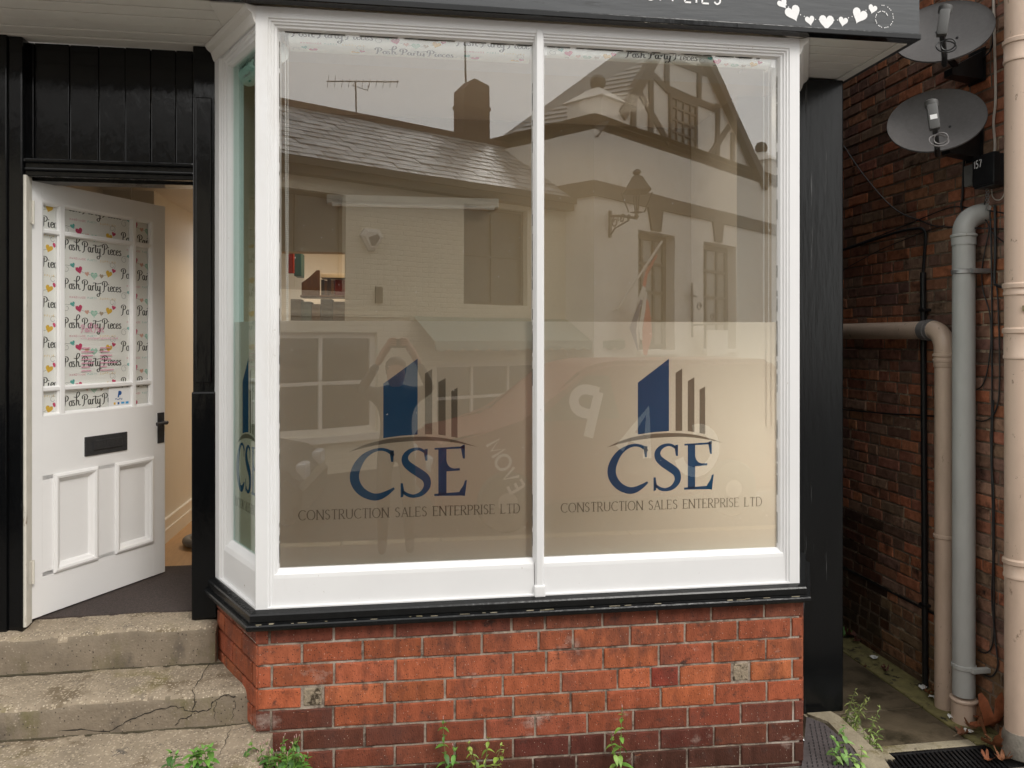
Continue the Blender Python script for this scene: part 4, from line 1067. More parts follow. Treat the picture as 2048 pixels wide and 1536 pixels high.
cable('long black cable from the junction box ending in a loop near the ground', ((1980, 420), (1983, 520), (1984, 640), (1984, 780), (1982, 900), (1985, 1010), (1986, 1120), (1984, 1200), (1992, 1290), (1996, 1330), (1985, 1352), (1970, 1350), (1958, 1342)), .0045)
cable('thickest black cable in the bundle below the junction box', ((1990, 410), (1991, 500), (1989, 560), (1993, 570), (2005, 574), (2016, 570)), .007)
cable('black cable looping up to the grey pipe at mid height', ((1993, 575), (1996, 600), (1999, 700), (1998, 790), (1988, 828), (1968, 842), (1950, 840)), .004)
cable('black cable with a low loop beside the big downpipe', ((1987, 800), (1984, 920), (1988, 1000), (1988, 1140), (1988, 1250), (1984, 1292), (1972, 1306), (1956, 1300)), .004)
cable('dark wire crossing behind the big downpipe', ((1975, 455), (1995, 475), (2020, 492)), .0035)
cable('pale white cable running down the wall from above to the black junction box', ((1986, -60), (1988, 40), (1990, 120), (1991, 200), (1987, 245), (1990, 290), (1988, 306)), .0065, CABLEW)
cable('thin pinkish cable looping below the junction box', ((2016, 290), (2009, 300), (2012, 340), (2015, 365), (2005, 395), (1993, 400), (1985, 392), (1983, 376)), .003, CABLEW)
cable('black twin cable running down from the upper dish bracket', ((1985, -40), (1985, 60), (1983, 95), (1970, 112), (1950, 122), (1936, 126)), .004)
cable('black drop cable below the lower dish bracket', ((1928, 315), (1926, 360), (1925, 395), (1922, 410), (1926, 425)), .006)

# =================================================================== JUNCTION BOX
jb = thing('junction_box', 'black junction box with a hand painted 157 and a grey lid plate behind it', 'junction box', (2.98, 3.56, 2.66))
q0, q1 = onX(1996, 306, 2.93), onX(1959, 322, 2.93)
zb = onX(1972, 376, 2.93).z; zt = onX(1976, 312, 2.93).z
MB().box(2.90, 2.99, q0.y - .01, q1.y + .005, zb, zt, .008).box(2.895, 2.93, q0.y - .014, q1.y + .009, zb + .01, zt + .006, .006).wbuild('cover', DKPL, jb)
q = onX(1948, 350, 2.985); MB().box(2.965, 2.999, q.y - .04, q.y + .05, q.z - .055, q.z + .055, .004).wbuild('grey_lid', GRYPL, jb)
nm = MB(frame2d((2.8935, q1.y + .002, zt - .055), (0, -1))); write(nm, '157', .008, 0, .036, .005, .35, .05); nm.wbuild('number_157', SIGNW, jb)
ch = MB()
for i in range(9):
    ch.tube(arc(0, 0, 1, 1, 0, 1, 1) and [(2.935 + (.004 if i % 2 else 0), q1.y - .045 + .01 * math.cos(t), zb - .012 - i * .012 + .009 * math.sin(t)) for t in [k * math.pi / 4 for k in range(9)]], .0016, 5)
ch.wbuild('chain', STEEL, jb)

# =================================================================== SATELLITE DISHES
def dish(label, centre, foot, kind):
    t = thing('satellite_dish', label, 'satellite dish', tuple(foot), 0, 'satellite dishes on the alley wall')
    c = Vector(centre); az = Vector((-.60, -.80, 0)).normalized()
    el = R(27); n = (az * math.cos(el) + Vector((0, 0, math.sin(el)))).normalized()
    rt = n.cross(Vector((0, 0, 1))).normalized(); up = rt.cross(n).normalized()
    rt, up = (rt * math.cos(R(-7)) + up * math.sin(R(-7))), (up * math.cos(R(-7)) - rt * math.sin(R(-7)))
    M = Matrix((( rt.x, up.x, n.x, c.x), (rt.y, up.y, n.y, c.y), (rt.z, up.z, n.z, c.z), (0, 0, 0, 1)))
    a, b = .222, .198; mb = MB(M); V, Fc = [], []
    nr, na = 9, 48
    prof = [(i / nr, -.052 * (1 - (i / nr) ** 2)) for i in range(nr + 1)] + [(1.012, .003), (1.016, -.006), (1.0, -.010)] + [(r / 6, -.052 * (1 - (r / 6) ** 2) - .006) for r in range(5, 0, -1)]
    rings = [[(a * max(r, .001) * math.cos(2 * math.pi * k / na), b * max(r, .001) * math.sin(2 * math.pi * k / na), z) for k in range(na)] for r, z in prof]
    mb.loops(rings); mb.wbuild('reflector', DISHM, t, True)
    rv = MB(M)
    for x, y in ((-.06, -.02), (.02, .05)): rv.lathe([(.007, -.047), (.006, -.043), (.002, -.041)], 10, (x, y, 0))
    rv.wbuild('bolt', IRON, t)
    arm0 = Vector((.02, -b * .98, -.01)); arm1 = Vector((.03, -.18, .165)); 
    MB(M).tube([(.01, -.10, -.06), tuple(arm0 + Vector((0, -.012, -.01))), (.025, -.235, .07), tuple(arm1)], .013, 8).wbuild('feed_arm', DKPL, t)
    dl = Vector((.03, -.10, .155))
    lb_ = MB(M @ Matrix.Translation(arm1) @ Matrix.Rotation(R(-68), 4, 'X') @ Matrix.Rotation(R(0 if kind else -14), 4, 'Y') @ Matrix.Scale(.84, 4))
    lb_.box(-.028, .028, -.028, .026, -.02, .13, .012); lb_.lathe([(.030, .125), (.036, .135), (.036, .165), (.02, .175)], 16, (0, .012, -.01))
    lb_.wbuild('feed_horn', LNBG, t, True)
    if kind:
        lq = MB(M @ Matrix.Translation(arm1) @ Matrix.Rotation(R(-68), 4, 'X') @ Matrix.Scale(.84, 4)); lq.box(-.018, .018, -.0295, -.0285, .035, .062); lq.wbuild('sticker', SIGNW, t)
    cl = MB(M)
    for i in range(2):
        rr_ = .030 + .012 * i
        cl.tube([(arm1.x - .02 + .01 * i + rr_ * math.cos(w), arm1.y - .055 - .01 * i + rr_ * .7 * math.sin(w), arm1.z - .03 + .015 * math.sin(w + i)) for w in [k * math.pi / 9 for k in range(19)]], .0035, 5)
    cl.wbuild('coax_loops', CABLE if not kind else PIPEDK, t, True)
    f = Vector(foot); bc = M @ Vector((0, -.03, -.06))
    MB().tube([tuple(M @ Vector((.0, -.02, -.055))), tuple(bc - n * .05), tuple(f - Vector((.10, 0, .03))), tuple(f - Vector((.02, 0, .02)))], .017, 10).wbuild('mast', DKPL, t, True)
    br = MB(); br.add([(f.x + dx, f.y + dy, f.z + dz) for dx, dy, dz in ((0, -.045, .075), (0, -.045, -.075), (-.17, -.03, -.055), (-.17, -.03, -.02), (0, .045, .075), (0, .045, -.075), (-.17, .03, -.055), (-.17, .03, -.02))],
        [(0, 1, 2, 3), (4, 5, 6, 7), (0, 1, 5, 4), (1, 2, 6, 5), (2, 3, 7, 6), (3, 0, 4, 7)])
    br.box(f.x - .006, f.x + .0, f.y - .06, f.y + .06, f.z - .085, f.z + .09, .002)
    br.wbuild('wall_bracket', DKPL, t)
    return t
dish('lower satellite dish, oval grey reflector fully in view beneath the sign board', onX(1872, 240, 2.70), onX(1950, 290, 2.995), 1)
dish('upper satellite dish, oval grey reflector partly hidden behind the sign board', onX(1886, 62, 2.70), onX(1955, 135, 2.995), 0)

# =================================================================== DRAIN, UPSTAND, RUBBER SHEET
gr = thing('drain_grate', 'black slotted drain grate lying across the mouth of the alley', 'drain grate', (2.45, 3.3, -.09))
MB().box(2.12, 2.84, 3.372, 3.392, -.13, -.086, .003).box(2.12, 2.84, 3.06, 3.08, -.13, -.086, .003).wbuild('rim', DKPL, gr)
bm_ = MB(); bm_.add([(0, -.146, -.014), (.012, -.146, -.014), (.012, -.146, 0), (0, -.146, 0), (.06, .146, -.014), (.072, .146, -.014), (.072, .146, 0), (.06, .146, 0)], [(0, 1, 2, 3), (4, 5, 6, 7), (0, 1, 5, 4), (1, 2, 6, 5), (2, 3, 7, 6), (3, 0, 4, 7)])
bme = bm_.mesh('bar', DKPL)
for i in range(29):
    o = link_mesh('bar', bme, gr); o.matrix_parent_inverse = wmat(gr).inverted(); o.matrix_basis = Matrix.Translation((2.12 + i * .0235, 3.226, -.088))
for yy in (3.17, 3.28):
    MB().box(2.12, 2.84, yy - .004, yy + .004, -.106, -.092).wbuild('cross_bar', DKPL, gr)
# concrete upstand along the corner of the shop
us = MB()
outl = [onZ(u, v, .0) for u, v in ((1606, 1427), (1662, 1423), (1682, 1433), (1733, 1482), (1770, 1520), (1800, 1560), (1742, 1560), (1720, 1530), (1715, 1500), (1660, 1443), (1613, 1432))]
top = [(p.x, p.y, .004 + random.uniform(-.004, .006)) for p in outl]; n = len(top)
us.add(top + [(x, y, -.12) for x, y, z in top], [tuple(range(n))] + [(i, (i + 1) % n, (i + 1) % n + n, i + n) for i in range(n)])
bmq = bmesh.new(); vv = [bmq.verts.new(p) for p in us.v]
for f in us.f: bmq.faces.new([vv[i] for i in f])
bmesh.ops.bevel(bmq, geom=[e for e in bmq.edges if all(v.co.z > -.05 for v in e.verts)], offset=.012, segments=2, affect='EDGES')
us2 = MB(); us2.bm(bmq)
tag(us2.build('concrete_upstand', KERBC, None, True), 'broken pale concrete edging beside the black corner post', 'kerb')
us3 = MB()
outl = [onZ(u, v, -.086) for u, v in ((1700, 1425), (1735, 1470), (1790, 1518), (1760, 1518), (1690, 1450))]
us3.add([(p.x, p.y, -.084) for p in outl] + [(p.x, p.y, -.12) for p in outl], [tuple(range(5))] + [(i, (i + 1) % 5, (i + 1) % 5 + 5, i + 5) for i in range(5)])
us3.build('alley_rubble', KERBC); struct(bpy.data.objects['alley_rubble'])
rs = thing('rubber_sheet', 'dark ribbed rubber sheet lying against the brick base by the corner post', 'rubber mat', (1.95, 3.35, 0))
pol = [onZ(u, v, .008) for u, v in ((1613, 1434), (1648, 1447), (1700, 1492), (1722, 1524), (1742, 1570), (1600, 1570))]
mb = MB(); n = len(pol)
mb.add([(p.x, p.y, .010 - .0) for p in pol] + [(p.x, p.y, .001) for p in pol], [tuple(range(n)), tuple(range(n, 2 * n))] + [(i, (i + 1) % n, (i + 1) % n + n, i + n) for i in range(n)])
mb.wbuild('sheet', RUB, rs)
slot = MB()
def inpoly(x, y):
    c = False
    for i in range(n):
        a, b = pol[i], pol[i - 1]
        if (a.y > y) != (b.y > y) and x < (b.x - a.x) * (y - a.y) / (b.y - a.y) + a.x: c = not c
    return c
for i in range(24):
    for j in range(24):
        x = 1.76 + i * .024 + (j % 2) * .012; y = 3.02 + j * .026
        if all(inpoly(x + dx, y + dy) for dx in (-.008, .016) for dy in (-.012, .012)):
            slot.add([(x, y - .008, .0102), (x + .005, y - .008, .0102), (x + .013, y + .008, .0102), (x + .008, y + .008, .0102), (x + .001, y - .007, .0125), (x + .004, y - .007, .0125), (x + .012, y + .007, .0125), (x + .009, y + .007, .0125)], [(4, 5, 6, 7), (0, 1, 5, 4), (1, 2, 6, 5), (2, 3, 7, 6), (3, 0, 4, 7)])
slot.wbuild('ribs', DKPL, rs)['kind'] = 'stuff'

# =================================================================== PLANTS, LEAVES, LITTER
def leaf_mesh(name, L, W, fold, droop, m):
    mb = MB(); n = 5; V = []
    for i in range(n + 1):
        t = i / n; w = W * math.sin(math.pi * min(1, t * .94 + .06)) ** .8 * (1 - .35 * t); x = L * t; z = -droop * t * t * L
        V += [(x, -w / 2, z + fold * w), (x, 0, z), (x, w / 2, z + fold * w)]
    Fc = []
    for i in range(n):
        Fc += [(3 * i, 3 * i + 1, 3 * i + 4, 3 * i + 3), (3 * i + 1, 3 * i + 2, 3 * i + 5, 3 * i + 4)]
    return mb.add(V, Fc).mesh(name, m, True)
LEAVES = [leaf_mesh('leaf', .044, .028, .15, .5, LEAFG), leaf_mesh('leaf', .036, .025, .2, .3, LEAFG), leaf_mesh('leaf', .030, .018, .2, .8, LEAFG)]
THIN = [leaf_mesh('leaf', .034, .009, .3, .4, LEAFG), leaf_mesh('leaf', .026, .007, .3, .1, LEAFG)]
def plant(label, base_, stems, leafset, gap, sc=1.0, buds=False, greens=((.085, .22, .03), (.12, .27, .04), (.055, .15, .025)), cat='plant'):
    t = thing('weed_plant', label, cat, base_)
    sm, bd = MB(), MB()
    for dx, dy, h, lx, ly in stems:
        P = [Vector((base_[0] + dx + lx * s * s, base_[1] + dy + ly * s * s, base_[2] + h * s)) for s in [k / 6 for k in range(7)]]
        sm.tube([tuple(p) for p in P], [.0028 * (1 - .6 * k / 6) * sc for k in range(7)], 5)
        n = max(2, int(h / gap))
        for i in range(n):
            s = (i + .6) / n
            p = Vector((base_[0] + dx + lx * s * s, base_[1] + dy + ly * s * s, base_[2] + h * s))
            a0 = i * R(90) + random.uniform(-.5, .5)
            for k in (0, 1):
                o = link_mesh('leaf', random.choice(leafset), t); o.matrix_parent_inverse = wmat(t).inverted()
                kk = sc * (1.55 - .65 * s) * random.uniform(.8, 1.25)
                o.matrix_basis = Matrix.Translation(p) @ Matrix.Rotation(a0 + k * math.pi + random.uniform(-.3, .3), 4, 'Z') @ Matrix.Rotation(random.uniform(-.45, .55), 4, 'Y') @ Matrix.Scale(kk, 4)
                o.color = (*jit(random.choice(greens), .2), 1)
        tip = P[-1]
        for k in range(3):
            o = link_mesh('leaf', random.choice(leafset), t); o.matrix_parent_inverse = wmat(t).inverted()
            o.matrix_basis = Matrix.Translation(tip) @ Matrix.Rotation(random.uniform(0, 6.3), 4, 'Z') @ Matrix.Rotation(-1.0, 4, 'Y') @ Matrix.Scale(.55 * sc, 4); o.color = (*jit(greens[1], .2), 1)
        if buds:
            for k in range(2):
                d = Vector((random.uniform(-.3, .3), random.uniform(-.3, .3), 1)).normalized() * random.uniform(.02, .035)
                sm.tube([tuple(tip), tuple(tip + d)], .0012, 4); bd.tube([tuple(tip + d), tuple(tip + d * 1.25)], [.0013, .0018], 5)
    sm.wbuild('stems', STEMG, t)
    if bd.f: bd.wbuild('buds', FLOW, t)['kind'] = 'stuff'
    return t
rp_ = random.Random(3)
plant('bushy green willowherb with pale buds growing at the left corner of the brick base', (-.50, 3.075, .0),
      [(rp_.uniform(-.10, .12), rp_.uniform(-.09, .05), h, rp_.uniform(-.05, .07), rp_.uniform(-.05, .02)) for h in [.86 * q_ for q_ in [.405, .40, .39, .385, .37, .36, .36, .35, .345, .34, .33, .32, .31, .30, .29, .28, .3, .27, .33, .26, .35, .33, .31, .29, .36, .34, .30, .28, .39, .37, .35, .33, .31, .29, .27, .25, .23, .36, .32, .28]]], LEAVES, .030, 1.0, True)
plant('low bright green weed spreading over the bottom step left of the bushy plant', (-.76, 2.93, .155),
      [(rp_.uniform(-.10, .12), rp_.uniform(-.03, .03), h, rp_.uniform(-.05, .05), rp_.uniform(-.03, .01)) for h in [.27, .255, .25, .245, .24, .26, .23, .22, .25, .2]], LEAVES, .028, .95)
plant('single tall weed stem rising against the brick base left of the middle', (.195, 3.155, 0), [(.0, 0, .325, -.015, 0), (.012, -.01, .22, .02, -.01)], LEAVES, .036, .85, True)
plant('thin tufted weed in front of the brick base at its middle', (.345, 3.13, 0), [(0, 0, .265, .02, 0), (-.03, .01, .245, -.03, 0), (.03, 0, .235, .04, -.01), (.0, -.01, .225, -.05, 0), (.02, 0, .20, .06, 0)], LEAVES[1:] + THIN, .030, .85, False, ((.22, .34, .05), (.28, .36, .07), (.15, .25, .04)))
plant('lone upright weed before the brick base right of the middle', (.925, 3.15, 0), [(0, 0, .31, .01, 0), (-.01, -.01, .21, -.03, 0)], LEAVES, .036, .9, True, ((.15, .30, .05), (.19, .33, .06), (.11, .24, .035)))
q = onZ(1672, 1500, .012)
plant('light green weed growing through the dark rubber sheet', (q.x - .03, q.y - .10, .01), [(0, 0, .10, -.03, .02), (.03, .03, .13, .01, .03), (-.03, -.01, .07, -.03, 0)], LEAVES[1:], .022, .9, False, ((.2, .36, .1), (.25, .42, .12), (.15, .3, .07)))
q = onZ(1720, 1534, .012)
plant('pale green weed on the broken edging near the drain', (q.x - .01, q.y - .02, .005), [(0, 0, .09, .02, .02), (-.02, 0, .07, -.03, 0)], LEAVES[1:], .02, .9, False, ((.25, .42, .1), (.3, .46, .13), (.2, .34, .08)))
q = onZ(1702, 1462, -.09)
plant('wispy narrow leaved weed at the foot of the black corner post', (q.x, q.y, -.09), [(rp_.uniform(-.03, .04), rp_.uniform(-.04, .04), h, rp_.uniform(-.01, .08), rp_.uniform(-.02, .02)) for h in (.17, .15, .14, .13, .19, .12, .11)], THIN, .018, .9, False, ((.2, .26, .06), (.28, .32, .1), (.14, .2, .05)))
q = onZ(1740, 1496, -.09)
plant('wispy narrow leaved weed leaning over the wet alley slab', (q.x, q.y, -.09), [(0, 0, .13, .03, .02), (.01, .02, .17, .07, .02), (-.02, .01, .09, -.01, 0), (.02, -.02, .1, .02, 0)], THIN, .018, .9, False, ((.2, .3, .06), (.26, .34, .1), (.14, .24, .05)))
q = onX(1690, 1262, 2.98)
plant('small green weed far down the alley at the foot of the brick wall', (2.95, q.y, -.088), [(0, 0, .10, -.03, 0), (0, .04, .12, -.04, 0), (0, -.03, .08, -.02, 0)], LEAVES, .03, 1.3)

DEAD = []
for k in range(4):
    mb = MB(); rr = random.Random(k); NA, V = 30, [(0, 0, 0)]
    ph_ = [rr.uniform(.8, 1.1) for _ in range(NA)]
    for t in (.35, .7, 1.0):
        for i in range(NA):
            a = i / NA * 2 * math.pi; lob = 1 + t * .34 * math.cos(a * 5 + k) + t * .10 * math.cos(a * 13)
            r_ = .05 * t * lob * (ph_[i] if t == 1 else 1)
            curl = .55 * r_ * r_ / .05 * (1 + .8 * math.cos(2 * a + k)) + .010 * t * math.sin(a * 3 + k * 2)
            V.append((r_ * math.cos(a), r_ * math.sin(a) * .85, curl))
    Fc = [(0, 1 + i, 1 + (i + 1) % NA) for i in range(NA)]
    for r_ in range(2):
        Fc += [(1 + r_ * NA + i, 1 + (r_ + 1) * NA + i, 1 + (r_ + 1) * NA + (i + 1) % NA, 1 + r_ * NA + (i + 1) % NA) for i in range(NA)]
    mb.tube([(-.05, 0, .02), (-.08, .01, .03)], .0015, 4)
    mb.add(V, Fc); DEAD.append(mb.mesh('dead_leaf', LEAFB, True))
lv = [(1985, 1470, 1.25, .9, .5), (1990, 1500, 1.05, .35, .2), (1964, 1448, .6, .8, -.5), (1945, 1462, .5, .5, .4), (1953, 1440, .45, 1., .1), (1915, 1425, .38, .3, .2), (1928, 1470, .4, .2, .9), (2005, 1520, .5, .2, .1), (1975, 1520, .35, .3, -.5), (1905, 1415, .3, .6, .2), (1880, 1385, .3, .2, .4), (1855, 1388, .3, .5, 0), (1722, 1272, .5, .4, .1), (1735, 1282, .4, .1, .5), (1728, 1334, .22, .1, .3), (1768, 1336, .2, .1, .9), (1771, 1342, .25, .1, .1)]
ll = ['large curled orange brown leaf leaning against the big downpipe', 'broad brown leaf lying flat beside the drain grate', 'upright brown leaf behind the large curled leaf', 'small brown leaf in front of the grey pipe foot', 'pointed brown leaf standing beside the grey pipe socket', 'small dead leaf between the two pipe feet', 'crumpled leaf by the scrap of white paper', 'brown leaf fragment below the big downpipe', 'leaf fragment at the corner of the drain grate', 'dead leaf tucked behind the grey pipe foot', 'dead leaf at the foot of the beige waste pipe', 'dead leaf at the foot of the black conduit', 'dead leaf beside the small weed far down the alley', 'dark red leaf lying below the far weed', 'tiny reddish leaf on the wet slab', 'dark leaf on the mossy gutter, left of a pair', 'dark leaf on the mossy gutter, right of a pair']
for i, ((u, v, s, tilt, az), lab) in enumerate(zip(lv, ll)):
    q = onZ(u, v, -.075)
    o = link_mesh('dead_leaf', DEAD[i % 4]); o.matrix_basis = Matrix.Translation((min(q.x, 2.96), q.y, -.075 + .055 * s * math.sin(tilt))) @ Matrix.Rotation(az * 3, 4, 'Z') @ Matrix.Rotation(tilt, 4, 'Y') @ Matrix.Scale(s * 1.45, 4)
    o.color = (*jit(random.choice([(.20, .062, .022), (.17, .07, .03), (.13, .045, .024), (.23, .09, .035)]) if i < 12 else (.1, .03, .02), .2), 1)
    tag(o, lab, 'leaf', 'dead leaves in the alley')
sc_ = [(1747, 1316, .055, 'white paper scrap on the mossy gutter midway down the alley'), (1846, 1378, .05, 'pale paper scrap beside the black conduit foot'), (1864, 1398, .045, 'white torn scrap against the beige waste pipe foot'), (1905, 1438, .05, 'crumpled white scrap in front of the grey pipe foot'), (1935, 1465, .05, 'torn white wrapper beside the brown leaves'), (1683, 1264, .05, 'white scrap by the weed far down the alley')]
for i, (u, v, s, lab) in enumerate(sc_):
    q = onZ(u, v, -.084); rr = random.Random(i + 9); mb = MB()
    V = [(q.x, q.y, -.066)] + [(min(2.97, q.x + s * rr.uniform(.3, .6) * math.cos(a)), q.y + s * rr.uniform(.3, .7) * math.sin(a), -.084 + rr.uniform(0, .022)) for a in [k * math.pi / 4 for k in range(8)]]
    mb.add(V, [(0, k + 1, (k + 1) % 8 + 1) for k in range(8)])
    tag(mb.build('paper_scrap', LITTER), lab, 'litter', 'litter in the alley')
a, b = onZ(1907, 1472, -.082), onZ(1938, 1463, -.08)
tag(MB().tube([tuple(a), tuple((a + b) / 2 + Vector((0, 0, .006))), tuple(b)], .0025, 5).build('twig', WOODEND), 'thin pale twig lying on the slab beside the torn wrapper', 'twig')

# =================================================================== ROOMS BEHIND THE GLASS
def room(name, boxes, m):
    mb = MB()
    for b in boxes: mb.box(*b)
    return struct(mb.build(name, m))
room('shop_floor', [(-.79, 2.20, 3.70, 8.5, .30, .60)], WOODFL)
room('shop_ceiling', [(-2.2, 2.20, 3.24, 8.5, 3.30, 3.36)], CREAMW)
YBK = 4.9
room('shop_back_wall', [(-.33, 2.20, YBK, YBK + .12, .60, 3.30), (-.79, -.33, YBK, YBK + .12, 2.44, 3.30)], SHOPW)
room('shop_right_wall', [(2.10, 2.20, 3.955, YBK, .60, 3.30), (2.03, 2.20, 3.90, 3.955, .60, 3.30)], SHOPW)
room('shop_pier', [(1.93, 2.10, 4.2, YBK, .60, 3.30)], CREAMW)
room('shop_left_wall', [(-.84, -.79, 3.74, YBK + .12, .60, 3.30)], SHOPW)
room('back_room_walls', [(-.9, 2.2, 7.6, 7.7, .60, 3.30), (-2.2, -.9, 8.4, 8.5, .3, 3.30), (.9, 1.0, YBK + .12, 7.6, .60, 3.30)], CREAMW)
HALLW = pm('hall wall paint', (.66, .635, .59), .75, .04, 3)
room('hall_left_wall', [(-2.0, -1.76, 3.83, 4.95, .3, 2.80), (-2.0, -1.47, 4.95, 8.4, .3, 2.80)], HALLW)
room('hall_ceiling', [(-2.0, -.84, 3.80, 8.4, 2.80, 2.9)], HALLW)
room('hall_floor', [(-2.0, -.84, 4.55, 8.5, .3, .618)], WOODFL)
room('skirting', [(-1.47, -1.45, 4.95, 8.4, .618, .76), (-1.47, -1.442, 4.95, 8.4, .618, .70)], SKIRT)
mat_ = MB().box(-1.75, -.84, 3.80, 4.56, .56, .626, .004).build('door_mat', CARPET)
tag(mat_, 'dark brown bristle mat on the floor behind the open door', 'door mat')
hs_ = MB().tube(smooth_pts([(-.9, 5.25, .65), (-1.05, 5.0, .65), (-1.22, 4.92, .65), (-1.30, 5.03, .65), (-1.22, 5.16, .652), (-1.05, 5.2, .655), (-.9, 5.35, .66)], 8), .026, 12).build('hose', HOSE, None, True)
tag(hs_, 'grey vacuum cleaner hose lying on the wooden hall floor', 'hose')
hk = MB().tube([(-1.40, 4.3, 2.80), (-1.40, 4.3, 2.74)], .008, 6).tube([(-1.392, 4.3, 2.75), (-1.38, 4.3, 2.2)], .004, 6).build('pull_cord', CABLEW)
tag(hk, 'pull cord hanging from the hall ceiling above the open door', 'pull cord')
# window board inside the bay
wb_ = MB(); wb_.add([(x, y, z) for z in (.90, .952) for x, y in ((-.53, 3.26), (1.73, 3.26), (1.98, 3.74), (-.79, 3.74))], [(0, 1, 2, 3), (4, 5, 6, 7), (0, 1, 5, 4), (1, 2, 6, 5), (2, 3, 7, 6), (3, 0, 4, 7)])
wb_.box(-.79, 2.0, 3.74, 3.78, .60, .94)
o = wb_.wbuild('window_board', pm('varnished pine board', (.52, .25, .09), .5, .15, 8, .1, 50, stretch=(1, 6, 1)), shop)
# fluorescent batten on the back wall
fb = thing('strip_light', 'long white fluorescent strip light fitting inside the shop high behind the left pane', 'strip light', (.1, YBK - .05, 2.74))
MB().box(-.435, .63, YBK - .06, YBK - .002, 2.735, 2.79, .006).wbuild('casing', WHITE2, fb)
MB().tube([(-.40, YBK - .075, 2.728), (.60, YBK - .075, 2.728)], .014, 10).wbuild('tube', WHITE, fb, True)
# things seen through the inner doorway
BRW = pm('brown wood', (.13, .058, .02), .5, .3, 9, .1, 60, stretch=(5, 5, 1))
YS = 6.3
def span(u0, v0, u1, v1, Y=YS): a, b = onY(u0, v0, Y), onY(u1, v1, Y); return a.x, b.x, b.z, a.z      # x0, x1, z0, z1
def hung(mb, u0, v0, u1, v1, d=.2, Y=YS, b=.004): x0, x1, z0, z1 = span(u0, v0, u1, v1, Y); return mb.box(x0, x1, Y, Y + d, z0, z1, b)
q = onY(595, 552, YS)
cab = thing('wall_cabinet', 'dark teal cabinet in the back room seen through the left pane', 'cabinet', tuple(q))
hung(MB(), 588, 505, 603, 552).wbuild('body', pm('dark teal paint', (.03, .10, .11), .5, .1), cab)
hung(MB(), 589.5, 507, 602, 550, .01, YS - .012, .002).wbuild('door', pm('teal paint', (.035, .12, .13), .45, .1), cab)
bnr = hung(MB(), 576, 500, 587, 546, .06, YS - .1, .003).build('patterned_roll', pm('dark red cloth', (.28, .03, .025), .8, .6, 60, 0)); tag(bnr, 'dark red patterned roll standing beside the teal cabinet', 'roll')
shf = thing('wooden_shelf', 'brown wooden shelf end with books in the back room, seen through the left pane', 'shelf', tuple(onY(650, 640, YS)))
P_ = [onY(u, v, YS - .02) for u, v in ((604, 592), (640, 592), (640, 541), (634, 541), (618, 556), (604, 566))]
MB().prism([(p.x, p.z) for p in P_], YS - .05, YS - .01).wbuild('end_board', BRW, shf)
hung(MB(), 641, 547, 705, 556, .25).wbuild('ledge', CREAMW, shf)
for i, (a, b, t, c) in enumerate(((642, 648, 559, (.05, .04, .03)), (648.5, 654, 561, (.12, .06, .025)), (654.5, 661, 558, (.06, .035, .02)), (661.5, 668, 560, (.16, .09, .05)), (669, 690, 559, (.13, .012, .014)), (690.5, 704, 560, (.07, .03, .02)))):
    hung(MB(), a, t, b, 590, .16, YS + .02, .003).wbuild('book', pm('book cover %d' % i, c, .6, .1), shf)
hung(MB(), 600, 590, 706, 595, .25).wbuild('shelf_board', BRW, shf)
for i, (a, b, c) in enumerate(((581, 602, (.14, .13, .11)), (603, 622, (.10, .14, .14)), (623, 640, (.13, .085, .05)), (641, 664, (.07, .065, .06)), (665, 705, (.09, .075, .06)))):
    hung(MB(), a, 598 + 5 * (i % 3), b, 690, .2, YS + .01, .004).wbuild('box_file', pm('box file cover %d' % i, c, .7, .25, 12), shf)

# warm ceiling lamps glimpsed by their glow, plus an added film backlight
def lamp(name, loc, e, size, c=(1, .74, .42)):
    l = bpy.data.lights.new(name, 'AREA'); l.energy = e; l.size = size; l.color = c; l.shape = 'DISK'
    o = bpy.data.objects.new(name, l); o.location = loc; col.objects.link(o); return o
lamp('hall_lamp', (-1.15, 6.6, 2.76), 9, .8, (1, .97, .92))
lamp('back_room_lamp', (-.1, 6.1, 3.22), 15, .5, (1, .72, .40))
lamp('shop_lamp', (1.2, 4.2, 3.22), 2.5, .4, (1, .87, .70))
dl_ = lamp('film_backlight', (1.72, 4.12, 1.45), 6.5, .35, (1, .89, .70))  # unseen light added behind the frosted film to brighten its right side
dl_.rotation_euler = (R(-80), 0, R(-12))

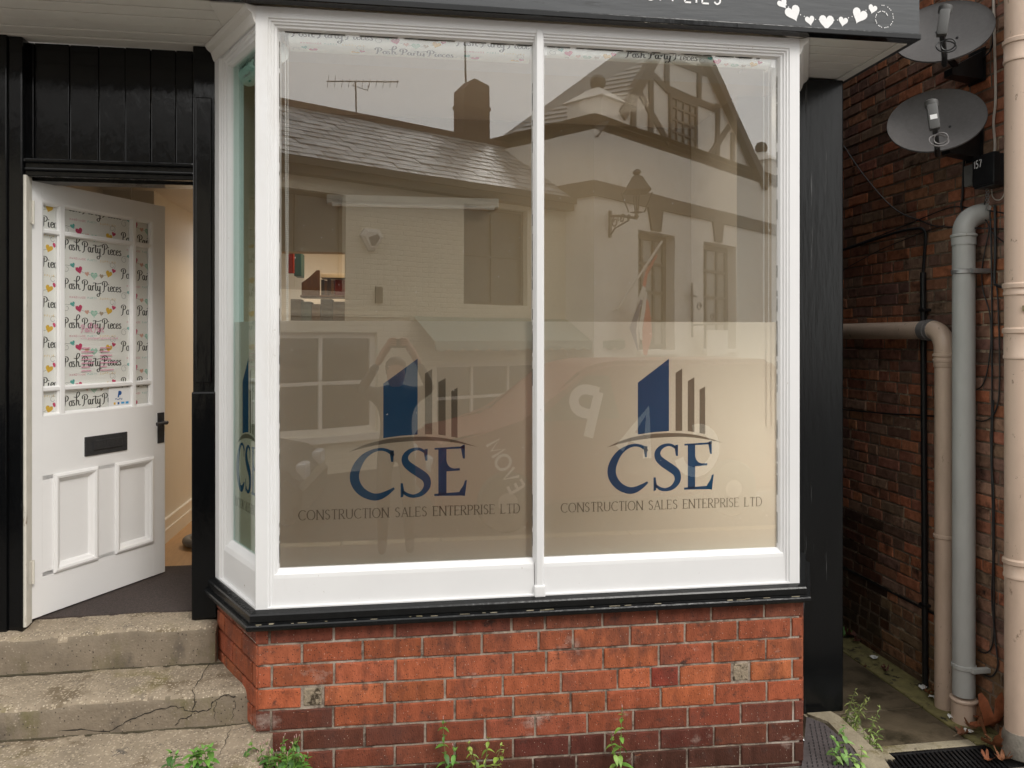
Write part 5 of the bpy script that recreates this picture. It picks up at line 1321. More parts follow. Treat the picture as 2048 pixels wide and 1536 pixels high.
# =================================================================== ROLLER BLINDS
def blind(label, x0, x1, zc_, r, zoff, side):
    t = thing('roller_blind', label, 'roller blind', ((x0 + x1) / 2, 3.33, zc_), 0, 'rolled up blinds behind the panes')
    yc = 3.251 + r
    MB().tube([(x0, yc, zc_), (x1, yc, zc_)], r, 28).wbuild('rolled_fabric', BLINDM, t, True)
    MB().box(x0 - .02, x0, yc - .03, yc + .03, zc_ - .03, zc_ + .06, .004).box(x1, x1 + .02, yc - .03, yc + .03, zc_ - .03, zc_ + .06, .004).wbuild('end_bracket', WHITE, t)
    L = new_layers()
    for k, x in enumerate((x0 + .01, x0 + .01 + .338, x0 + .01 + .676)):
        for rr in range(-2, 3):
            pattern(L, x, zoff + .187 * rr + (.0935 if k % 2 else 0))
    clip_layers(L, x0 + .004, x1 - .004, -1.4 * r / .62, 1.2 * r / .62)
    def mp(p):
        a = p[2] * .62 / r; q = r + .0006 - p[1] * .5
        return (p[0], yc - q * math.cos(a), zc_ + q * math.sin(a))
    join_layers(L, 'fabric_print', t, wmat(t).inverted(), mp)
    def chain(xa, z0, z1, sway=0.):
        mb = MB(); n = int((z0 - z1) / .0085)
        for i in range(n):
            f = i / n; z = z0 - i * .0085; x = xa + sway * f * f; y = 3.275 + .02 * f * abs(sway) * 10
            s = .0031
            mb.add([(x - s, y, z), (x + s, y, z), (x, y - s, z), (x, y + s, z), (x, y, z - s * 1.15), (x, y, z + s * 1.15)], [(0, 2, 5), (2, 1, 5), (1, 3, 5), (3, 0, 5), (2, 0, 4), (1, 2, 4), (3, 1, 4), (0, 3, 4)])
        mb.tube([(xa, 3.275, z0), (xa + sway, 3.275 + .02 * abs(sway) * 10, z1)], .0007, 4)
        o = mb.wbuild('bead_chain', BEAD, t); o['kind'] = 'stuff'
    if side < 0:
        chain(x0 - .016, zc_, 1.02, .018); chain(x0 - .005, zc_, 1.0, .0)
    else:
        chain(x1 - .022, zc_ - .02, 1.5); chain(x1 + .002, zc_ - .02, 1.5)
blind('fat rolled up printed blind behind the top of the left pane', -.445, .562, 3.158, .056, -.026, -1)
blind('thin rolled up printed blind at the top of the right pane', .632, 1.655, 3.146, .026, .070, 1)
tc = thing('roller_blind', 'pale rolled blind inside the narrow canted side pane', 'roller blind', (-.70, 3.5, 3.1), 0, 'rolled up blinds behind the panes')
Mq = frame2d((E0.x, E0.y, 0), -CAN)
MB(Mq).tube([(.12, .11, 3.09), (.50, .11, 3.09)], .045, 20).wbuild('rolled_fabric', BLINDM, tc, True)
L = new_layers(); pattern(L, .14, .01)
clip_layers(L, .12, .48, -.06, .06)
join_layers(L, 'fabric_print', tc, wmat(tc).inverted() @ Mq, lambda p: (p[0], .11 - (.0456 - p[1]) * math.cos(p[2] / .045), 3.09 + (.0456 - p[1]) * math.sin(p[2] / .045)))

# =================================================================== ACROSS THE STREET (seen mirrored in the panes)
RED = pm('maroon car paint', (.17, .018, .016), .4, .08, 3, spec=.3, coat=.15)
CARK = pm('black car paint', (.02, .022, .025), .2, .1, 3, coat=.6)
RENDER = pm('white wall render', (.78, .745, .69), .85, .06, 4, .3, 40, stain=[(2.5, .6, .8, (.5, .46, .4), (1, 1, .4))])
PBRICK = pm('white painted brick', (.80, .74, .60), .8, .08, 9, 1.0, 26, stretch=(1, 1, 3.2), stain=[(5, .66, .74, (.3, .26, .2), (1, 1, 3))])
SLATE = pm('roof slate', (.13, .125, .125), .38, .25, 6, .3, 60, objcol=True)
CHIMB = pm('dark chimney brick', (.11, .065, .05), .9, .3, 14, .7, 60)
DKTRIM = pm('dark brown timber', (.035, .028, .024), .6, .2)
DKGL = pm('dark window glass', (.02, .022, .024), .08, .1)
PALEGL = pm('window glass with painted reflection', (.30, .29, .26), .1, .2, 3)  # pale colour painted in for the light reflected in these panes
AWN = pm('grey green awning cloth', (.30, .36, .31), .8, .06)
TYRE = pm('tyre rubber', (.02, .02, .02), .8, .1)
HEADL = pm('lamp glass', (.6, .62, .65), .1, .05)
ORED = pm('flag red', (.60, .09, .06), .8, .1)
ONAV = pm('flag navy', (.03, .04, .16), .8, .1)
GZ = -.14
def add_brick_relief(m, bw, bh, dist):
    N, L = m.node_tree.nodes, m.node_tree.links
    tc = N.new('ShaderNodeTexCoord'); mp = N.new('ShaderNodeMapping'); mp.inputs['Rotation'].default_value = (R(-90), 0, 0)
    bt = N.new('ShaderNodeTexBrick'); bt.inputs['Scale'].default_value = 1; bt.inputs['Brick Width'].default_value = bw; bt.inputs['Row Height'].default_value = bh
    bt.inputs['Mortar Size'].default_value = .008; bt.inputs['Mortar Smooth'].default_value = .5; bt.inputs['Color1'].default_value = (1, 1, 1, 1); bt.inputs['Color2'].default_value = (.7, .7, .7, 1); bt.inputs['Mortar'].default_value = (0, 0, 0, 1)
    nz = N.new('ShaderNodeTexNoise'); nz.inputs['Scale'].default_value = 6
    L.new(tc.outputs['Object'], nz.inputs['Vector'])
    vm = N.new('ShaderNodeMix'); vm.data_type = 'VECTOR'; vm.inputs[0].default_value = .012
    L.new(tc.outputs['Object'], vm.inputs[4]); L.new(nz.outputs['Color'], vm.inputs[5])
    L.new(vm.outputs[1], mp.inputs[0]); L.new(mp.outputs[0], bt.inputs['Vector'])
    bp = N.new('ShaderNodeBump'); bp.inputs['Strength'].default_value = 1; bp.inputs['Distance'].default_value = dist
    L.new(bt.outputs['Color'], bp.inputs['Height'])
    b = N['Principled BSDF']
    if b.inputs['Normal'].links: L.new(b.inputs['Normal'].links[0].from_socket, bp.inputs['Normal'])
    L.new(bp.outputs[0], b.inputs['Normal'])
add_brick_relief(PBRICK, .235, .08, .005)
# ---- white painted cottage with slate roof
HA = (-.435, -5.73, 0); DA_ = (math.sin(R(60.4)), -math.cos(R(60.4)))
MA = frame2d(HA, DA_)
ha = thing('white_cottage', 'low white painted brick cottage with slate roof and chimney, mirrored in the left pane', 'house', HA, math.atan2(DA_[1], DA_[0]))
def hb_(name, m, *boxes, b=0.0, par=None, lab=None):
    mb = MB()
    for q in boxes: mb.box(*q, b)
    o = mb.build(name, m, par or ha)
    if lab: o['label'] = lab
    return o
S0, S1 = -7.0, 4.95
# wall with openings (front face at y=0, house behind at -y)
op = [(-1.9, -.41, 2.62, 4.10), (1.77, 3.16, 2.50, 4.22), (-2.6, .13, .45, 2.00), (1.2, 4.4, .30, 1.50)]
def wall_grid(x0, x1, z0, z1, holes, y0, y1):
    xs = sorted({x0, x1, *[v for h in holes for v in h[:2]]}); zs = sorted({z0, z1, *[v for h in holes for v in h[2:]]})
    mb = MB()
    for a, b in zip(xs[:-1], xs[1:]):
        for c, d in zip(zs[:-1], zs[1:]):
            mx_, mz_ = (a + b) / 2, (c + d) / 2
            if not any(h[0] < mx_ < h[1] and h[2] < mz_ < h[3] for h in holes): mb.box(a, b, y0, y1, c, d)
    return mb
wall_grid(S0, S1, GZ, 4.35, op, -.25, 0).build('wall', PBRICK, ha)
hb_('rear_wall', PBRICK, (S0, S1, -5.2, -5.0, GZ, 4.4), (S0, S0 + .2, -5, -.25, GZ, 4.4))
def sash(par, x0, x1, z0, z1, y, cols, rows, fm, w=.05, gl=None):
    f = MB().box(x0, x0 + w, y - .04, y + .02, z0, z1).box(x1 - w, x1, y - .04, y + .02, z0, z1).box(x0, x1, y - .039, y + .019, z0, z0 + w).box(x0, x1, y - .039, y + .019, z1 - w, z1)
    for i in range(1, cols): x = x0 + (x1 - x0) * i / cols; f.box(x - w * .3, x + w * .3, y - .03, y + .012, z0, z1)
    for i in range(1, rows): z = z0 + (z1 - z0) * i / rows; f.box(x0, x1, y - .029, y + .011, z - w * .3, z + w * .3)
    wf = f.build('window', fm, par)
    MB().box(x0, x1, y - .035, y - .031, z0, z1).build('pane', gl or DKGL, wf)
    return wf
sash(ha, -1.9, -.41, 2.62, 4.10, -.15, 2, 1, DKTRIM)
sash(ha, 1.77, 3.16, 2.50, 4.22, -.15, 2, 2, DKTRIM)
sash(ha, -2.6, .13, .45, 2.00, -.10, 3, 2, RENDER, .09)
sash(ha, 1.2, 4.4, .30, 1.50, -.10, 4, 2, RENDER, .08)
hb_('string_ledge', PBRICK, (S0, .7, 0, .03, 2.24, 2.29), (3.3, S1, 0, .028, 2.22, 2.27))
hb_('shop_sill', RENDER, (-2.7, .2, -.1, .09, .34, .445), (1.1, 4.5, -.1, .085, .2, .295))
hb_('gutter', DKTRIM, (S0, S1, .16, .27, 4.42, 4.53))
hb_('soffit', DKTRIM, (S0, S1, -.1, .2, 4.30, 4.44))
# awning over the shop window
aw = MB(); n = 16; x0, x1 = .75, 5.0
aw.loops([[(x0, 0.04, 2.27), (x1, 0.04, 2.27)], [(x0 + .05, .62, 1.86), (x1 + .05, .62, 1.86)]], False)
for i in range(n):
    a = x0 + .05 + (x1 - x0) * i / n; b = a + (x1 - x0) / n
    aw.prism([(a, 1.87), (a, 1.75), ((a * 3 + b) / 4, 1.71), ((a + b) / 2, 1.70), ((a + b * 3) / 4, 1.71), (b, 1.75), (b, 1.87)], .615, .622)
aw.build('awning', AWN, ha)
# roof of individual slates in courses
run, rise = 2.0, 1.35
pit = math.atan2(rise, run)
hb_('ridge', CHIMB, (S0, S1 + .1, -1.92, -1.72, 5.84, 5.95))
rp0 = MB(); rp0.loops([[(S0, .22, 4.49), (S1 + .1, .22, 4.49)], [(S0, -1.82, 5.86), (S1 + .1, -1.82, 5.86)], [(S0, -5.2, 4.2), (S1 + .1, -5.2, 4.2)]], False); rp0.build('roof', CHIMB, ha)
sm_ = []
for k in range(4):
    mb = MB(); rr = random.Random(k)
    w = .30; l = .34
    mb.add([(.006, 0, .022), (w - .006, rr.uniform(-.008, .008), .022), (w - .004, -l, .004), (.004, -l, .004), (.006, 0, .012), (w - .006, rr.uniform(-.006, .006), .012), (w - .004, -l, -.004), (.004, -l, -.004)], [(0, 1, 2, 3), (4, 5, 6, 7), (0, 1, 5, 4), (1, 2, 6, 5), (3, 0, 4, 7)])
    sm_.append(mb.mesh('slate', SLATE))
rows = 12; sl_len = math.hypot(2.04, 1.37); sp = []
for r in range(rows):
    t = r / rows
    y = .24 - 2.04 * t; z = 4.485 + 1.37 * t
    for j in range(-22, 18):
        x = j * .305 + (r % 2) * .15 + random.uniform(-.01, .01)
        if S0 < x < S1 - .2: sp.append((abs(x - 1.0), x, y, z))
sp.sort(); MR = Matrix.Rotation(-math.atan2(1.37, 2.04), 4, 'X')
rest = MB()
for i, (d_, x, y, z) in enumerate(sp):
    M = Matrix.Translation((x, y, z + .012)) @ MR @ Matrix.Rotation(random.uniform(-.03, .03), 4, 'Y')
    g_ = random.uniform(.24, .44)
    if i < 290:
        o = link_mesh('slate', sm_[i % 4], ha, M, (g_, g_ * .97, g_ * .96))
    else:
        me = sm_[i % 4]; rest.add([tuple(M @ v.co) for v in me.vertices], [tuple(p.vertices) for p in me.polygons])
o = rest.build('slates', SLATE, ha); o.color = (.34, .33, .32, 1); o['kind'] = 'stuff'
# chimney stack with sloping cap, pole and aerial
cm = MB(); cm.prism([(2.96, 5.2), (3.58, 5.2), (3.58, 7.03), (3.25, 7.10), (3.20, 7.10), (2.96, 6.86)], -2.1, -1.72)
cm.box(2.94, 3.60, -2.12, -1.70, 6.50, 6.57)
cm.build('chimney', CHIMB, ha)
MB().tube([(3.18, -2.0, 7.1), (3.15, -2.0, 8.4)], .022, 6).build('pole', IRON, ha)
ae = thing('tv_aerial', 'thin television aerial on a mast above the cottage roof, mirrored in the left pane', 'aerial', tuple(MA @ Vector((.69, -1.85, 5.85))), math.atan2(DA_[1], DA_[0]))
MB().tube([(0, 0, -.1), (-.02, 0, .68)], .016, 6).build('mast', IRON, ae)
bo = MB().tube([(-.42, -.33, .70), (.60, .47, .70)], .011, 6).tube([(-.02, 0, .68), (-.10, .03, .60), (.25, -.04, .60), (.26, -.04, .70)], .008, 5); bo.build('boom', IRON, ae)
el = MB()
for i in range(11):
    x = -.40 + i * .098; el.tube([(x, -.33 + .80 * (x + .42) / 1.02 - .03, .70 - .10), (x, -.33 + .80 * (x + .42) / 1.02 + .03, .70 + (.10 if i < 2 else .03))], .005, 4)
el.build('elements', IRON, ae)
# alarm box and small vent on the cottage wall
al = thing('alarm_box', 'angular white burglar alarm box on the cottage wall, mirrored in the left pane', 'alarm box', tuple(MA @ Vector((0, .0, 3.44))), math.atan2(DA_[1], DA_[0]))
ab = MB(); hexo = [(-.12, .17), (.12, .17), (.19, .06), (.05, -.17), (-.05, -.17), (-.19, .06)]
ab.prism(hexo, .002, .06); ab.loops([[(x, .06, z) for x, z in hexo], [(x * .7, .10, z * .7) for x, z in hexo]]); ab.add([(x * .7, .10, z * .7) for x, z in hexo], [tuple(range(6))])
ab.build('case', RENDER, al); MB().prism([(x * .6, z * .55) for x, z in hexo[1:5]] + [(-.08, .03)], .10, .105).build('badge', GRYPL, al)
hb_('vent', DKTRIM, (.08, .20, 0, .04, 2.46, 2.72))
# ---- rendered building with timbered gable
HB = (4.562, -8.03, 0); DB_ = (math.sin(R(51.8)), -math.cos(R(51.8)))
MBm = frame2d(HB, DB_); AB = math.atan2(DB_[1], DB_[0])
hb = thing('gabled_building', 'white rendered building with half timbered gable and black band, mirrored in the right pane', 'building', HB, AB)
holes = [(.12, 1.46, 1.67, 4.05), (2.66, 4.16, 1.67, 4.05)]
wall_grid(-1.3, 9.0, GZ, 5.75, holes, -.3, 0).build('wall', RENDER, hb)
MB().box(-1.3, -1.0, -8, -.3, GZ, 5.75).build('side_wall', RENDER, hb)
cn = MB(); cn.loops(sweep([(-1.3, -8), (-1.3, 0), (9.0, 0)][::-1], [(-.05, 5.60), (-.03, 5.62), (-.06, 5.70), (-.20, 5.78), (-.24, 5.95), (-.16, 6.0), (.1, 6.0)]), False); cn.build('cornice', DKTRIM, hb)
MB().box(-1.36, 9, 0, .05, 4.52, 4.80).box(-1.36, -1.30, -8, .0, 4.52, 4.80).build('band', DKTRIM, hb)
for a in (.66, 3.22):
    MB().prism([(a - .22, 4.52), (a + .30, 4.52), (a + .22, 4.08), (a - .10, 4.08)], .0, .045).build('keystone', DKTRIM, hb)
for x0, x1 in ((.12, 1.46), (2.66, 4.16)):
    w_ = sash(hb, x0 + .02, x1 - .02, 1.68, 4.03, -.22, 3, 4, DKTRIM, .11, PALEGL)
    MB().box(x0 - .08, x1 + .08, -.22, .10, 1.58, 1.668).build('window_sill', RENDER, hb)
# gable wall with timbers
gx, ga, gb, gz0_, gz1_ = 1.74, -.62, 5.2, 6.0, 8.78
mb = MB(); mb.prism([(ga, gz0_), (gb, gz0_), (gx, gz1_)], -.34, -.10); mb.build('gable', RENDER, hb)
def bar(x0, z0, x1, z1, w, y0=-.10, y1=-.05):
    d = Vector((x1 - x0, z1 - z0)).normalized(); nx_, nz_ = -d.y * w / 2, d.x * w / 2
    MB().prism([(x0 + nx_, z0 + nz_), (x1 + nx_, z1 + nz_), (x1 - nx_, z1 - nz_), (x0 - nx_, z0 - nz_)], y0, y1).build('timber', DKTRIM, hb)
bar(-.52, 6.14, gx, gz1_ + .10, .22, -.06, .10); bar(gb + .45, 5.66, gx + .05, gz1_ + .12, .22, -.058, .102)
for x, z0, z1 in ((.07, 6.0, 6.72), (.68, 6.0, 7.35), (1.28, 7.1, 7.9), (2.60, 7.1, 7.95), (3.41, 6.0, 7.25), (4.13, 6.0, 6.72)): bar(x, z0, x, z1, .15, -.10, -.055)
bar(1.25, 7.10, 3.45, 7.12, .15, -.10, -.05); bar(.18, 6.85, 1.35, 5.98, .14, -.10, -.06); bar(3.95, 6.85, 3.05, 6.0, .14, -.10, -.06); bar(1.2, 7.74, 2.9, 7.82, .13, -.10, -.052); bar(.62, 7.3, 1.32, 7.08, .13, -.10, -.058)
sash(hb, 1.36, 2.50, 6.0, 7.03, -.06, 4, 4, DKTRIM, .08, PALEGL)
# roof behind the gable: steep left slope falling away to the rear, courses of slates
rr2 = MB(); A = (gx, .05, gz1_ + .16); Q_ = (.74, .05, 7.66); CL = (ga - .62, .05, 5.60); CR = (gb + .62, .05, 5.70); DL = (-.85, -3.3, 6.02); DR = (gb + .62, -6.5, 5.75)
rr2.add([A, Q_, CL, CR, DL, DR], [(1, 2, 4), (0, 1, 4), (0, 5, 3), (0, 4, 5)]); rr2.build('roof', SLATE, hb).color = (.2, .195, .19, 1)
cs = MB(); nrm = (Vector(DL) - Vector(Q_)).cross(Vector(CL) - Vector(Q_)).normalized(); nrm = nrm if nrm.z > 0 else -nrm
dn = (Vector(CL) - Vector(Q_)).normalized()
for i in range(17):
    t = i / 17
    p0 = Vector(CL).lerp(Vector(Q_), t); p1 = Vector(DL).lerp(Vector(Q_), t)
    q = [p0 + nrm * .03, p1 + nrm * .03, p1 - dn * .15 + nrm * .004, p0 - dn * .15 + nrm * .004]
    cs.add([tuple(v) for v in q] + [tuple(p0), tuple(p1)], [(0, 1, 2, 3), (0, 1, 5, 4)])
o = cs.build('slate_courses', SLATE, hb); o.color = (.36, .35, .34, 1); o['kind'] = 'stuff'
r3 = MB(); r3.add([(gb + .3, .1, 5.95), (9, .1, 5.95), (9, -3, 7.4), (gb - .2, -3, 7.4)], [(0, 1, 2, 3)]); r3.build('roof', SLATE, hb).color = (.13, .125, .12, 1)
for x in (-.72, 6.2):
    pr = MB().box(x - .42, x + .42, -.75, .05, 6.0, 6.38); pr.add([(x - .5, -.83, 6.38), (x + .5, -.83, 6.38), (x + .5, .13, 6.38), (x - .5, .13, 6.38), (x, -.35, 6.75)], [(0, 1, 4), (1, 2, 4), (2, 3, 4), (3, 0, 4), (0, 1, 2, 3)])
    pr.build('pier', RENDER if x < 0 else RENDER, hb)
    fn = MB(); fn.lathe([(.16, 6.52), (.10, 6.62), (.07, 6.66), (.11, 6.69), (.15, 6.76), (.15, 6.84), (.11, 6.92), (.02, 6.96)], 16, (x, -.35, .0)); fn.build('ball_finial', DKTRIM, hb, True)
# lantern on scrolled bracket
ln = thing('wall_lantern', 'black iron street lantern on a scrolled wall bracket, mirrored in the right pane', 'street lamp', tuple(MBm @ Vector((-.83, .0, 4.1))), AB)
MB().box(-.03, .03, 0, .04, -.30, .20).tube([(0, .02, .10), (-.24, .48, .02), (-.49, .95, -.10)], .025, 8).build('bracket', IRON, ln)
sc2 = MB()
for (f_, cz, r_) in ((.20, -.04, .12), (.46, -.02, .085), (.68, -.04, .05)):
    sc2.tube([(-.51 * (f_ + r_ * math.cos(w) * (1 - w / 14)), f_ + r_ * math.cos(w) * (1 - w / 14), cz + r_ * math.sin(w) * (1 - w / 14)) for w in [k * .5 for k in range(20)]], .014, 5)
sc2.tube([(0, .02, -.26), (-.12, .22, -.16), (-.36, .70, -.09)], .016, 6); sc2.build('scroll', IRON, ln)
ML = Matrix.Translation((-.49, .95, -.10)) @ Matrix.Scale(.82, 4)
MB(ML).lathe([(.03, 0), (.06, .04), (.03, .1), (.15, .13)], 10).build('base', IRON, ln)
lt2 = MB(ML)
for k in range(4):
    a = R(45 + 90 * k); lt2.tube([(.17 * math.cos(a), .17 * math.sin(a), .13), (.33 * math.cos(a), .33 * math.sin(a), .55)], .016, 6)
lt2.tube([(0, 0, .13), (0, 0, .5)], .02, 6); lt2.build('frame', IRON, ln)
MB(ML).lathe([(.36, .55), (.37, .58), (.30, .66), (.14, .88), (.05, .92), (.12, .97), (.10, 1.01), (.03, 1.05)], 4).build('hood', IRON, ln)
# flag on an angled pole
fg = thing('flag', 'furled red white and navy flag on a slanting pole, mirrored in the right pane', 'flag', tuple(MBm @ Vector((.0, .05, 2.2))), AB)
MB().tube([(-.62, -.02, .25), (-.02, .58, 1.55)], .022, 8).build('pole', RENDER, fg)
def cloth(m_, P, Q):
    mb = MB(); mb.loops([[p, q] for p, q in zip(P, Q)], False); mb.build('cloth', m_, fg)
ax = [(-.12, .50, 1.30), (-.30, .36, .95), (-.34, .34, .72)]
cloth(ORED, [(-.10, .52, 1.32), (-.27, .38, .98), (-.32, .35, .70)], [(-.05, .50, 1.28), (-.16, .36, .92), (-.20, .33, .66)])
cloth(RENDER, [(-.34, .37, .70), (-.52, .33, .35), (-.72, .30, -.02)], [(-.22, .36, .66), (-.34, .32, .30), (-.52, .29, -.06)])
cloth(ONAV, [(-.40, .355, .45), (-.60, .32, .10), (-.70, .31, -.10), (-.45, .30, -.5)], [(-.33, .35, .42), (-.46, .32, .05), (-.50, .31, -.16), (-.40, .30, -.55)])
cloth(RENDER, [(-.26, .36, .62), (-.34, .34, .28), (-.44, .33, -.08), (-.38, .32, -.3)], [(-.18, .36, .58), (-.22, .34, .24), (-.32, .33, -.1), (-.30, .32, -.33)])
cloth(ORED, [(-.20, .35, .50), (-.24, .33, .10), (-.34, .32, -.25), (-.24, .31, -.6)], [(-.10, .34, .40), (.02, .32, 0), (.06, .31, -.25), (-.12, .30, -.62)])
cv = thing('security_camera', 'small dome security camera at the corner of the white building, mirrored in the right pane', 'camera', tuple(MA @ Vector((4.72, .0, 3.95))), 0)
MB().lathe([(.10, .05), (.11, .0), (.09, -.07), (.04, -.11)], 14).tube([(0, 0, .05), (0, -.1, .12)], .03, 6).build('dome', IRON, cv, True)
sbk = thing('sign_bracket', 'scrolled iron hanging sign bracket with a pale board, mirrored in the right pane', 'sign bracket', tuple(MBm @ Vector((2.1, .05, 2.5))), AB)
bk = MB().tube([(0, 0, -.55), (0, 0, .6)], .022, 6).tube([(-.25, .12, .33), (.22, -.02, .33)], .02, 6).tube([(0, 0, -.30), (.55, .55, -.26)], .018, 6)
bk.tube([(.12 + .1 * math.cos(w) * (1 - w / 14), .1, .1 + .1 * math.sin(w) * (1 - w / 14)) for w in [k * .5 for k in range(18)]], .012, 5); bk.tube([(.3 + .09 * math.cos(w) * (1 - w / 14), .3, -.12 + .09 * math.sin(w) * (1 - w / 14)) for w in [k * .5 for k in range(18)]], .012, 5)
bk.build('ironwork', IRON, sbk); MB().box(.05, .95, .3, .33, -.95, -.40).build('board', RENDER, sbk)
# ---- parked vehicles (kept simple in outline but with their main parts)
def car(label, loc, rz, prof, win, W, paint, wheels):
    t = thing('parked_car', label, 'car', loc, rz, 'cars parked in the street')
    n = len(prof); hw = W / 2
    def wd(z): return hw * (1 - .12 * max(0, (z - .85)) / .7)
    inset = [(.93 if (x < -1.75 or x > 1.95) else 1.0) for x, z in prof]
    rings = [[(x * k_, -wd(z) * s_, z) if True else None for (x, z), k_ in zip(prof, [1] * n)] for s_ in ()]
    b = MB()
    L_ = [(x, -wd(z) * i + 0, z) for (x, z), i in zip(prof, inset)]; Rr = [(x, wd(z) * i, z) for (x, z), i in zip(prof, inset)]
    b.add(L_ + Rr, [tuple(range(n)), tuple(range(n, 2 * n))[::-1]] + [(i, (i + 1) % n, (i + 1) % n + n, i + n) for i in range(n)])
    bmc = bmesh.new(); vv = [bmc.verts.new(p) for p in b.v]
    for f in b.f: bmc.faces.new([vv[i] for i in f])
    bmesh.ops.bevel(bmc, geom=bmc.edges[:], offset=.06, segments=3, affect='EDGES')
    b2 = MB(); b2.bm(bmc); b2.build('body', paint, t, True)
    for s_ in (-1, 1):
        for poly in win:
            w = MB(); w.add([(x, s_ * (wd(z) + .006), z) for x, z in poly] + [(x, s_ * (wd(z) - .03), z) for x, z in poly], [tuple(range(len(poly))), tuple(range(len(poly), 2 * len(poly)))] + [(i, (i + 1) % len(poly), (i + 1) % len(poly) + len(poly), i + len(poly)) for i in range(len(poly))])
            w.build('side_window', DKGL, t)
        for xw in wheels:
            Mw = Matrix.Translation((xw, s_ * (hw - .10), .32)) @ Matrix.Rotation(R(90), 4, 'X')
            wh = MB(Mw); wh.lathe([(.20, -.10), (.30, -.10), (.32, -.07), (.32, .07), (.30, .10), (.20, .10)], 24); wo_ = wh.build('wheel', TYRE, t, True)
            MB(Mw).lathe([(.02, -.105), (.19, -.095), (.20, 0), (.19, .095), (.02, .105)], 16).build('rim', STEEL, wo_, True)
        hl_ = MB().box(prof[0][0] + .02 if False else 2.02, 2.13, s_ * (hw - .42) - .14, s_ * (hw - .42) + .14, .62, .78, .03); hl_.build('headlight', HEADL, t)
    return t
vp = [(2.1, .25), (2.12, .75), (2.0, .98), (1.15, 1.12), (.45, 1.72), (.1, 1.80), (-2.0, 1.80), (-2.15, 1.6), (-2.18, .25)]
cpz = [(2.1, .22), (2.14, .60), (1.95, .80), (.95, .95), (.25, 1.38), (-.6, 1.45), (-1.3, 1.36), (-1.9, 1.0), (-2.1, .9), (-2.1, .22)]
van = car('maroon van with large white letters on its side, mirrored in both panes', (2.35, -2.6, GZ), R(172), vp, [[(1.0, 1.16), (.42, 1.64), (.15, 1.64), (.05, 1.16)]], 1.8, RED, (1.35, -1.35))
VL = frame2d((0, -.914, 0), (1, 0))
lv2 = MB(VL @ Matrix.Translation((0, -.004, 0)))
cx = -.9
for ch_, rot, x, z, h in (('C', -.5, -.95, .45, .50), ('A', -.35, -.25, .72, .50), ('P', -.25, .45, .98, .50)):
    tmp = MB(); write(tmp, ch_, 0, 0, h, .11, .2)
    lv2.add([(x + p[0] * math.cos(-rot) - p[2] * math.sin(-rot), 0, z + p[0] * math.sin(-rot) + p[2] * math.cos(-rot)) for p in tmp.v], tmp.f)
lv2.build('side_lettering', SIGNW, van)
lv3 = MB(VL @ Matrix.Translation((1.32, -.004, .42)) @ Matrix.Rotation(R(-62), 4, 'Y')); write(lv3, 'EVOM', 0, 0, .16, .03, .2); lv3.build('side_lettering', SIGNW, van)
car('dark car with sloping windscreen parked in the street, mirrored low in the left pane', (-3.0, -2.2, GZ), R(4), cpz, [[(.75, .98), (.22, 1.30), (-.5, 1.36), (-1.15, 1.30), (-1.6, 1.0)]], 1.75, CARK, (1.3, -1.3))
# ---- the photographer, mirrored faintly in the left pane
SKIN = pm('skin', (.45, .25, .18), .5, .05); SHIRT = pm('dark jacket cloth', (.05, .05, .055), .9, .2, 30); TROUS = pm('dark blue jeans', (.035, .05, .09), .9, .2, 30); HAIR = pm('brown hair', (.05, .03, .02), .6, .2)
per = thing('person', 'person in dark jacket and jeans holding a phone overhead, mirrored faintly in the left pane', 'person', (-.02, -.42, 0))
def skin_fig(name, V, E_, rad, m, sub=2, root=0):
    me = bpy.data.meshes.new(name); me.from_pydata(V, E_, []); o = bpy.data.objects.new(name, me); col.objects.link(o); o.parent = per
    md = o.modifiers.new('skin', 'SKIN'); md.use_smooth_shade = True
    for i, r_ in enumerate(rad): me.skin_vertices[0].data[i].radius = (r_, r_ * (.78 if r_ > .09 else 1))
    me.skin_vertices[0].data[root].use_root = True
    o.modifiers.new('sub', 'SUBSURF').levels = sub; o.modifiers['sub'].render_levels = sub
    me.materials.append(m); return o
V = [(0, 0, .95), (0, 0, 1.12), (0, 0, 1.30), (0, -.01, 1.42), (0, 0, 1.50), (.17, 0, 1.40), (.30, .06, 1.46), (.20, .30, 1.68), (-.17, 0, 1.40), (-.30, .06, 1.46), (-.16, .30, 1.68), (.10, 0, .88), (.11, .02, .48), (.12, -.02, .09), (.12, .14, .05), (-.10, 0, .88), (-.11, .02, .48), (-.12, -.02, .09), (-.12, .14, .05)]
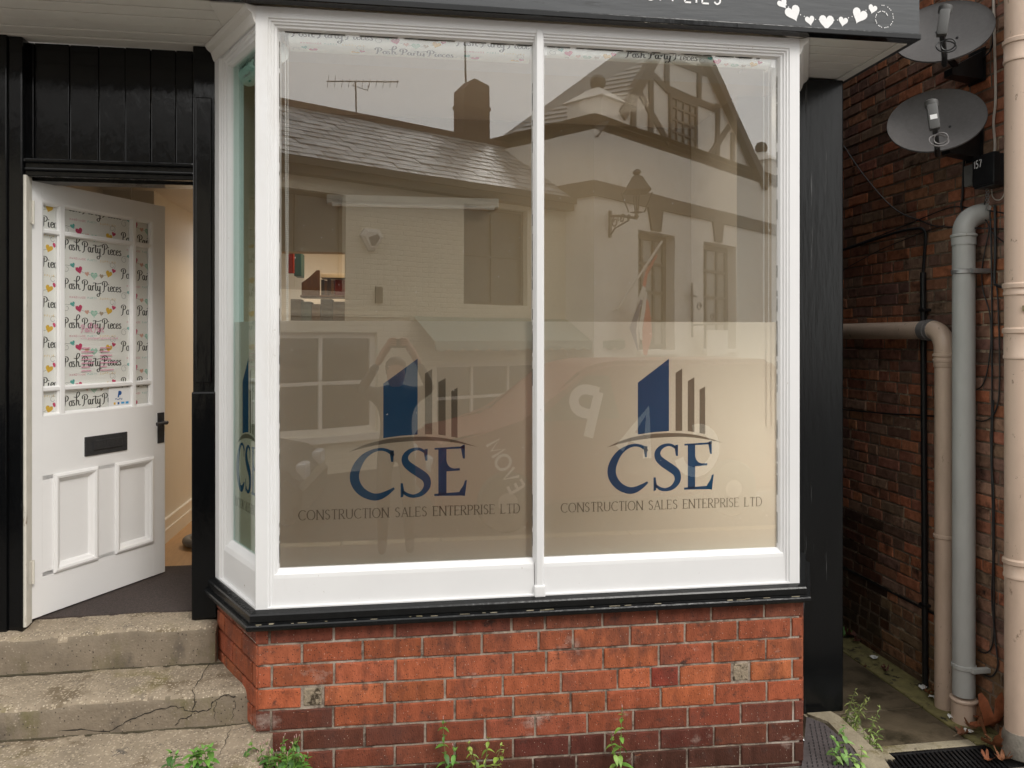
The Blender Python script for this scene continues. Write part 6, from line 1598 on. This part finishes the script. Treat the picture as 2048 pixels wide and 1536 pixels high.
skin_fig('body', V, [(0, 1), (1, 2), (2, 3), (3, 4), (3, 5), (5, 6), (6, 7), (3, 8), (8, 9), (9, 10), (0, 11), (11, 12), (12, 13), (13, 14), (0, 15), (15, 16), (16, 17), (17, 18)], [.15, .14, .16, .13, .06, .075, .05, .035, .075, .05, .035, .10, .065, .045, .035, .10, .065, .045, .035], SHIRT)
hdm = MB(Matrix.Translation((0, .03, 1.60))); hdm.lathe([(.045, -.12), (.06, -.10), (.075, -.06), (.085, 0), (.082, .06), (.06, .10), (.02, .125)], 16)
hdm.add([(-.015, .08, .01), (.015, .08, .01), (.018, .085, -.03), (-.018, .085, -.03), (0, .108, -.025)], [(0, 1, 4), (1, 2, 4), (2, 3, 4), (3, 0, 4)])
hdm.build('head', SKIN, per, True)
MB(Matrix.Translation((0, .015, 1.62))).lathe([(.088, -.03), (.094, .03), (.085, .08), (.05, .118), (.01, .128)], 16).build('hair', HAIR, per, True)
for s_ in (1, -1):
    b0 = Vector((.20 if s_ > 0 else -.16, .30, 1.68)); pl = Vector((s_ * .085 + .02, .375, 1.85))
    Vh = [tuple(b0), tuple(b0.lerp(pl, .5)), tuple(pl)]; Eh = [(0, 1), (1, 2)]; Rd = [.03, .034, .038]
    for f_ in range(4):
        i0 = len(Vh); bx = pl + Vector((0, .01, -.03 + .018 * f_ + .02))
        Vh += [tuple(bx + Vector((-s_ * .02, .025, .012))), tuple(bx + Vector((-s_ * .05, .03, .012))), tuple(bx + Vector((-s_ * .07, .012, .010)))]; Eh += [(2, i0), (i0, i0 + 1), (i0 + 1, i0 + 2)]; Rd += [.010, .009, .008]
    i0 = len(Vh); Vh += [tuple(pl + Vector((-s_ * .02, -.03, .01))), tuple(pl + Vector((-s_ * .055, -.035, .03)))]; Eh += [(2, i0), (i0, i0 + 1)]; Rd += [.011, .010]
    skin_fig('hand', Vh, Eh, Rd, SKIN, 1)
ph = MB().box(-.078 + .02, .078 + .02, .392, .400, 1.865 - .037, 1.865 + .037, .003).build('phone', DKPL)
tag(ph, 'black phone held sideways overhead in both hands, mirrored in the left pane', 'phone')
ph.location = (-.02, -.42, 0)
